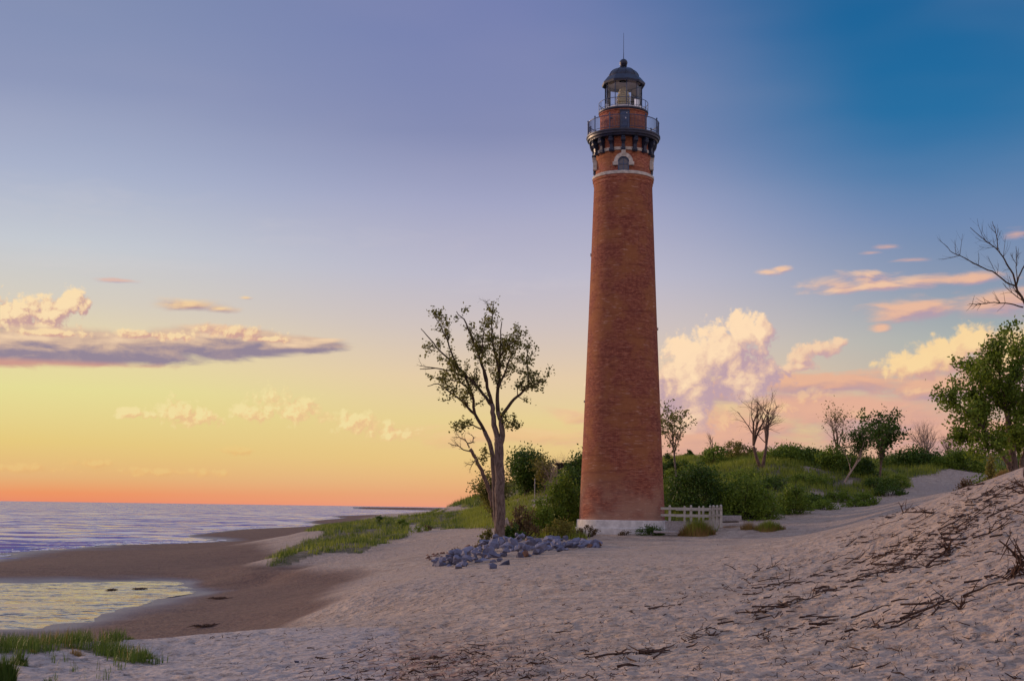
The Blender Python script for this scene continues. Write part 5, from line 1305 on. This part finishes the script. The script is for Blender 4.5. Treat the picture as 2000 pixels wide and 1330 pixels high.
def stick(mb, x, y, L, r, az, g, k=4, rise=0.0, branch=False):
    d = np.array([math.sin(az), math.cos(az)]); pts = []; p = np.array([x, y])
    for i in range(k):
        pts.append(p.copy()); an = g.normal() * .32; d = np.array([d[0] * math.cos(an) - d[1] * math.sin(an), d[0] * math.sin(an) + d[1] * math.cos(an)]); p = p + d * L / (k - 1)
    pts = np.array(pts); z = H(pts[:, 0], pts[:, 1]) + r * .6 + np.abs(np.linspace(0, 1, k)) * rise + g.uniform(0, .03, k)
    P3 = [np.array([a, b_, c]) for (a, b_), c in zip(pts, z)]
    mb.tube(P3, np.linspace(r, r * .4, k), 4 if L > .5 else 3, False)
    if branch:
        for q_ in range(g.integers(1, 4)):
            i = g.integers(1, k - 1); dd = unit(P3[i + 1] - P3[i]); nd = unit(dd + np.array([g.normal() * .7, g.normal() * .7, abs(g.normal()) * .5]))
            mb.tube([P3[i], P3[i] + nd * L * .2, P3[i] + nd * L * .35 + g.normal(size=3) * .03], [r * .6, r * .4, r * .2], 3, False)
# world direction the bands run in: down the dune face, roughly away to the right
litter_mb = MB()
crumbs = []
for (x, y), o_, al, sc_ in zip(gp, ok, along, scl):
    if not o_: continue
    az = (al + g.normal() * .55) if sc_ > .6 else g.uniform(0, 6.28)
    L = float(np.clip(g.lognormal(math.log(.10), .6), .03, .5)) * sc_ * (y / 14) ** .35
    crumbs.append((x, y, L, az))
arr = np.array(crumbs); hz = H(arr[:, 0], arr[:, 1])
# litter as small bent prisms, all at once
n = len(arr); L = arr[:, 2]; az = arr[:, 3]; rr_ = np.clip(L * .05, .004, .013) * g.uniform(.6, 1.5, n)
d = np.stack([np.sin(az), np.cos(az)], 1); side = np.stack([np.cos(az), -np.sin(az)], 1)
ptsA = []
zoff = [0, g.uniform(0, .03, n), g.uniform(-.01, .05, n)]
for k, f in enumerate((-.5, 0, .5)):
    c = arr[:, :2] + d * (L * f)[:, None] + (side * (g.normal(size=n) * L * .14)[:, None] if k == 1 else 0)
    z = hz + .008 + zoff[k]
    r_ = rr_ * (1 if k < 2 else .5)
    for q_ in range(3):
        t_ = 2 * PI * q_ / 3; ptsA.append(np.stack([c[:, 0] + side[:, 0] * r_ * math.cos(t_), c[:, 1] + side[:, 1] * r_ * math.cos(t_), z + r_ * math.sin(t_)], 1))
V = np.stack(ptsA, 1).reshape(-1, 3); i = np.arange(n)[:, None] * 9
fq = [i + np.array([[k * 3 + q_, k * 3 + (q_ + 1) % 3, (k + 1) * 3 + (q_ + 1) % 3, (k + 1) * 3 + q_]]) for k in range(2) for q_ in range(3)]
lo = mesh_np('twig_litter', V, np.concatenate(fq), M_twig, None); tag(lo, 'dark twigs and bark crumbs strewn in bands over the near sand dune', None, None, 'stuff')
# larger roots one by one
uv = []; al = []
BN = ['in the long lower litter band', 'in the dark band running to the crest', 'in the band under the crest at right', 'in the lowest right band', 'in the faint band on trodden sand', 'between the two main litter bands', 'near the edge of the sandy path']
for b_i, cnt_ in ((0, 16), (1, 22), (2, 20), (3, 10), (4, 6), (5, 10), (6, 8)):
    pl, sp_px = bands[b_i][:2]
    for k in range(cnt_): (u, v), i = polyline(pl, .08 + .92 * g.random()); uv.append((u, v + g.normal() * sp_px * .9)); al.append((bdir(pl, i), BN[b_i]))
gp, ok = gbatch(uv)
for (x, y), o_, (a_d, bn_) in zip(gp, ok, al):
    if not o_: continue
    mb = MB(); L = g.uniform(.3, .8) * (y / 20) ** .35; az = a_d + g.normal() * .3
    z0_ = H(x, y)[0]; stick(mb, x, y, L, g.uniform(.007, .018), az, g, 6, g.uniform(-.01, .06), True)
    mb.V = [(p[0] - x, p[1] - y, p[2] - z0_) for p in mb.V]; o = mb.build('dead_root', M_twig, None); o.location = (x, y, z0_)
    tag(o, 'dark crooked root strand ' + bn_ + ' of the near dune', 'root', 'dead roots strewn over the near dune')
def branch_thing(label, z3pts, r_px, twigs, seed, lift=.0, name='dead_branch', mat=None):
    g = np.random.default_rng(seed); uvp = Z3(z3pts) if max(p[0] for p in z3pts) > 0 else z3pts
    base_ = ground(*uvp[0], 8, 110); Yb = base_[1]
    pts = []
    for k, (u, v) in enumerate(uvp):
        q_ = at(u, v, Yb - .25 * k * lift); gh = H(q_[0], q_[1])[0]; q_[2] = max(q_[2], gh + .01); pts.append(q_ - base_)
    pts[0][2] -= .05
    mb = MB(); R0 = r_px / F * Yb
    mb.tube(pts, np.linspace(R0, R0 * .3, len(pts)), 6)
    for k in range(twigs):
        i = g.integers(0, len(pts) - 1); f = g.random(); q_ = pts[i] * (1 - f) + pts[i + 1] * f
        nd = unit(g.normal(size=3) + np.array([0, 0, .6])); l_ = R0 * g.uniform(4, 13)
        mb.tube([q_, q_ + nd * l_ * .5 + g.normal(size=3) * l_ * .08, q_ + nd * l_], [R0 * .4, R0 * .25, R0 * .1], 4, False)
    o = mb.build(name, mat or M_twig, None); o.location = base_; return tag(o, label, 'branch')
branch_thing('thick dead branch jutting from the dune at the right frame edge', [(2010, 400), (1985, 385), (1950, 350), (1920, 320), (1880, 288)], 3.6, 14, 401, .3)
branch_thing('thin dead stick left of the thick jutting branch', [(2000, 395), (1950, 362), (1900, 356), (1862, 352)], 1.6, 5, 402, .1)
branch_thing('gnarled dark root mass below the thick jutting branch', [(1940, 470), (1950, 430), (1990, 415), (2015, 380)], 5.5, 26, 403, .1)
branch_thing('dark branched driftwood lying at the path edge', [(1565, 150), (1500, 148), (1450, 150), (1410, 150)], 2.2, 14, 404, 0)
branch_thing('upright forked twig above the driftwood at the path edge', [(1412, 152), (1400, 125), (1388, 100)], 1.4, 5, 405, 0)
branch_thing('knotted black root poking from the middle of the slope', [(1600, 350), (1625, 345), (1645, 335)], 4.0, 14, 406, 0)
branch_thing('spidery black root low on the right slope', [(1680, 630), (1695, 605), (1720, 585)], 3.2, 16, 407, 0)
branch_thing('long dark driftwood pole in the upper litter band', [(1510, 415), (1560, 380), (1610, 350)], 2.8, 6, 408, 0)
branch_thing('second long pole slanting down from the upper litter', [(1455, 385), (1490, 350), (1530, 320)], 2.0, 5, 409, 0)
branch_thing('thin pale stick alone on the trodden sand', [(600, 430), (570, 415), (530, 400)], 1.2, 2, 410, 0)
branch_thing('forked twig standing in the lower left litter band', [(410, 830), (440, 812), (465, 798)], 1.0, 4, 411, .2)
branch_thing('black root knot high in the litter beside the crest', [(1990, 60), (2010, 40), (2030, 30)], 4.5, 20, 412, 0)
for lab, u, v, w_ in (('small black stone on the open sand below the litter band', 1375, 1286, 9), ('dark stone on the bare right slope', 1808, 1168, 10), ('short black stick of charcoal on the pale sand', 578, 1294, 14), ('dark pebble near the bottom right corner', 1985, 1243, 12)):
    P_ = ground(u, v, 8, 60); s_ = w_ / F * P_[1] / 2; o = bpy.data.objects.new('stone', rk['d'][g.integers(9)]); link(o); o.location = P_ + np.array([0, 0, s_ * .3]); o.scale = (s_, s_ * .6, s_ * .7); tag(o, lab, 'stone')
# weed and driftwood on the wet beach
for lab, u, v, w_ in (('thin dark line of weed on the brown sand beyond the pool', 430, 1169, 56), ('dark weed strip low on the brown sand', 400, 1223, 60), ('short dark strip of weed lying in the golden pool', 218, 1158, 24), ('longer dark strip of weed in the golden pool, farther right', 270, 1155, 28)):
    P_ = ground(u, v, 20, 120); wm = w_ / F * P_[1]
    mb = MB(); gg = np.random.default_rng(int(u)); 
    for k in range(26):
        mb.tube([np.array([gg.uniform(-.5, .4) * wm, gg.uniform(-.5, .5), .01 + gg.uniform(0, .03)]) + q_ for q_ in (np.zeros(3), np.array([.12 * wm, .03, .02]), np.array([.25 * wm, gg.uniform(-.1, .1), -.02]))], [.006, .014, .004], 4)
    o = mb.build('weed_strand', M_twig, None, smooth=True); o.location = (P_[0], P_[1], max(P_[2], .035)); tag(o, lab, 'weed')
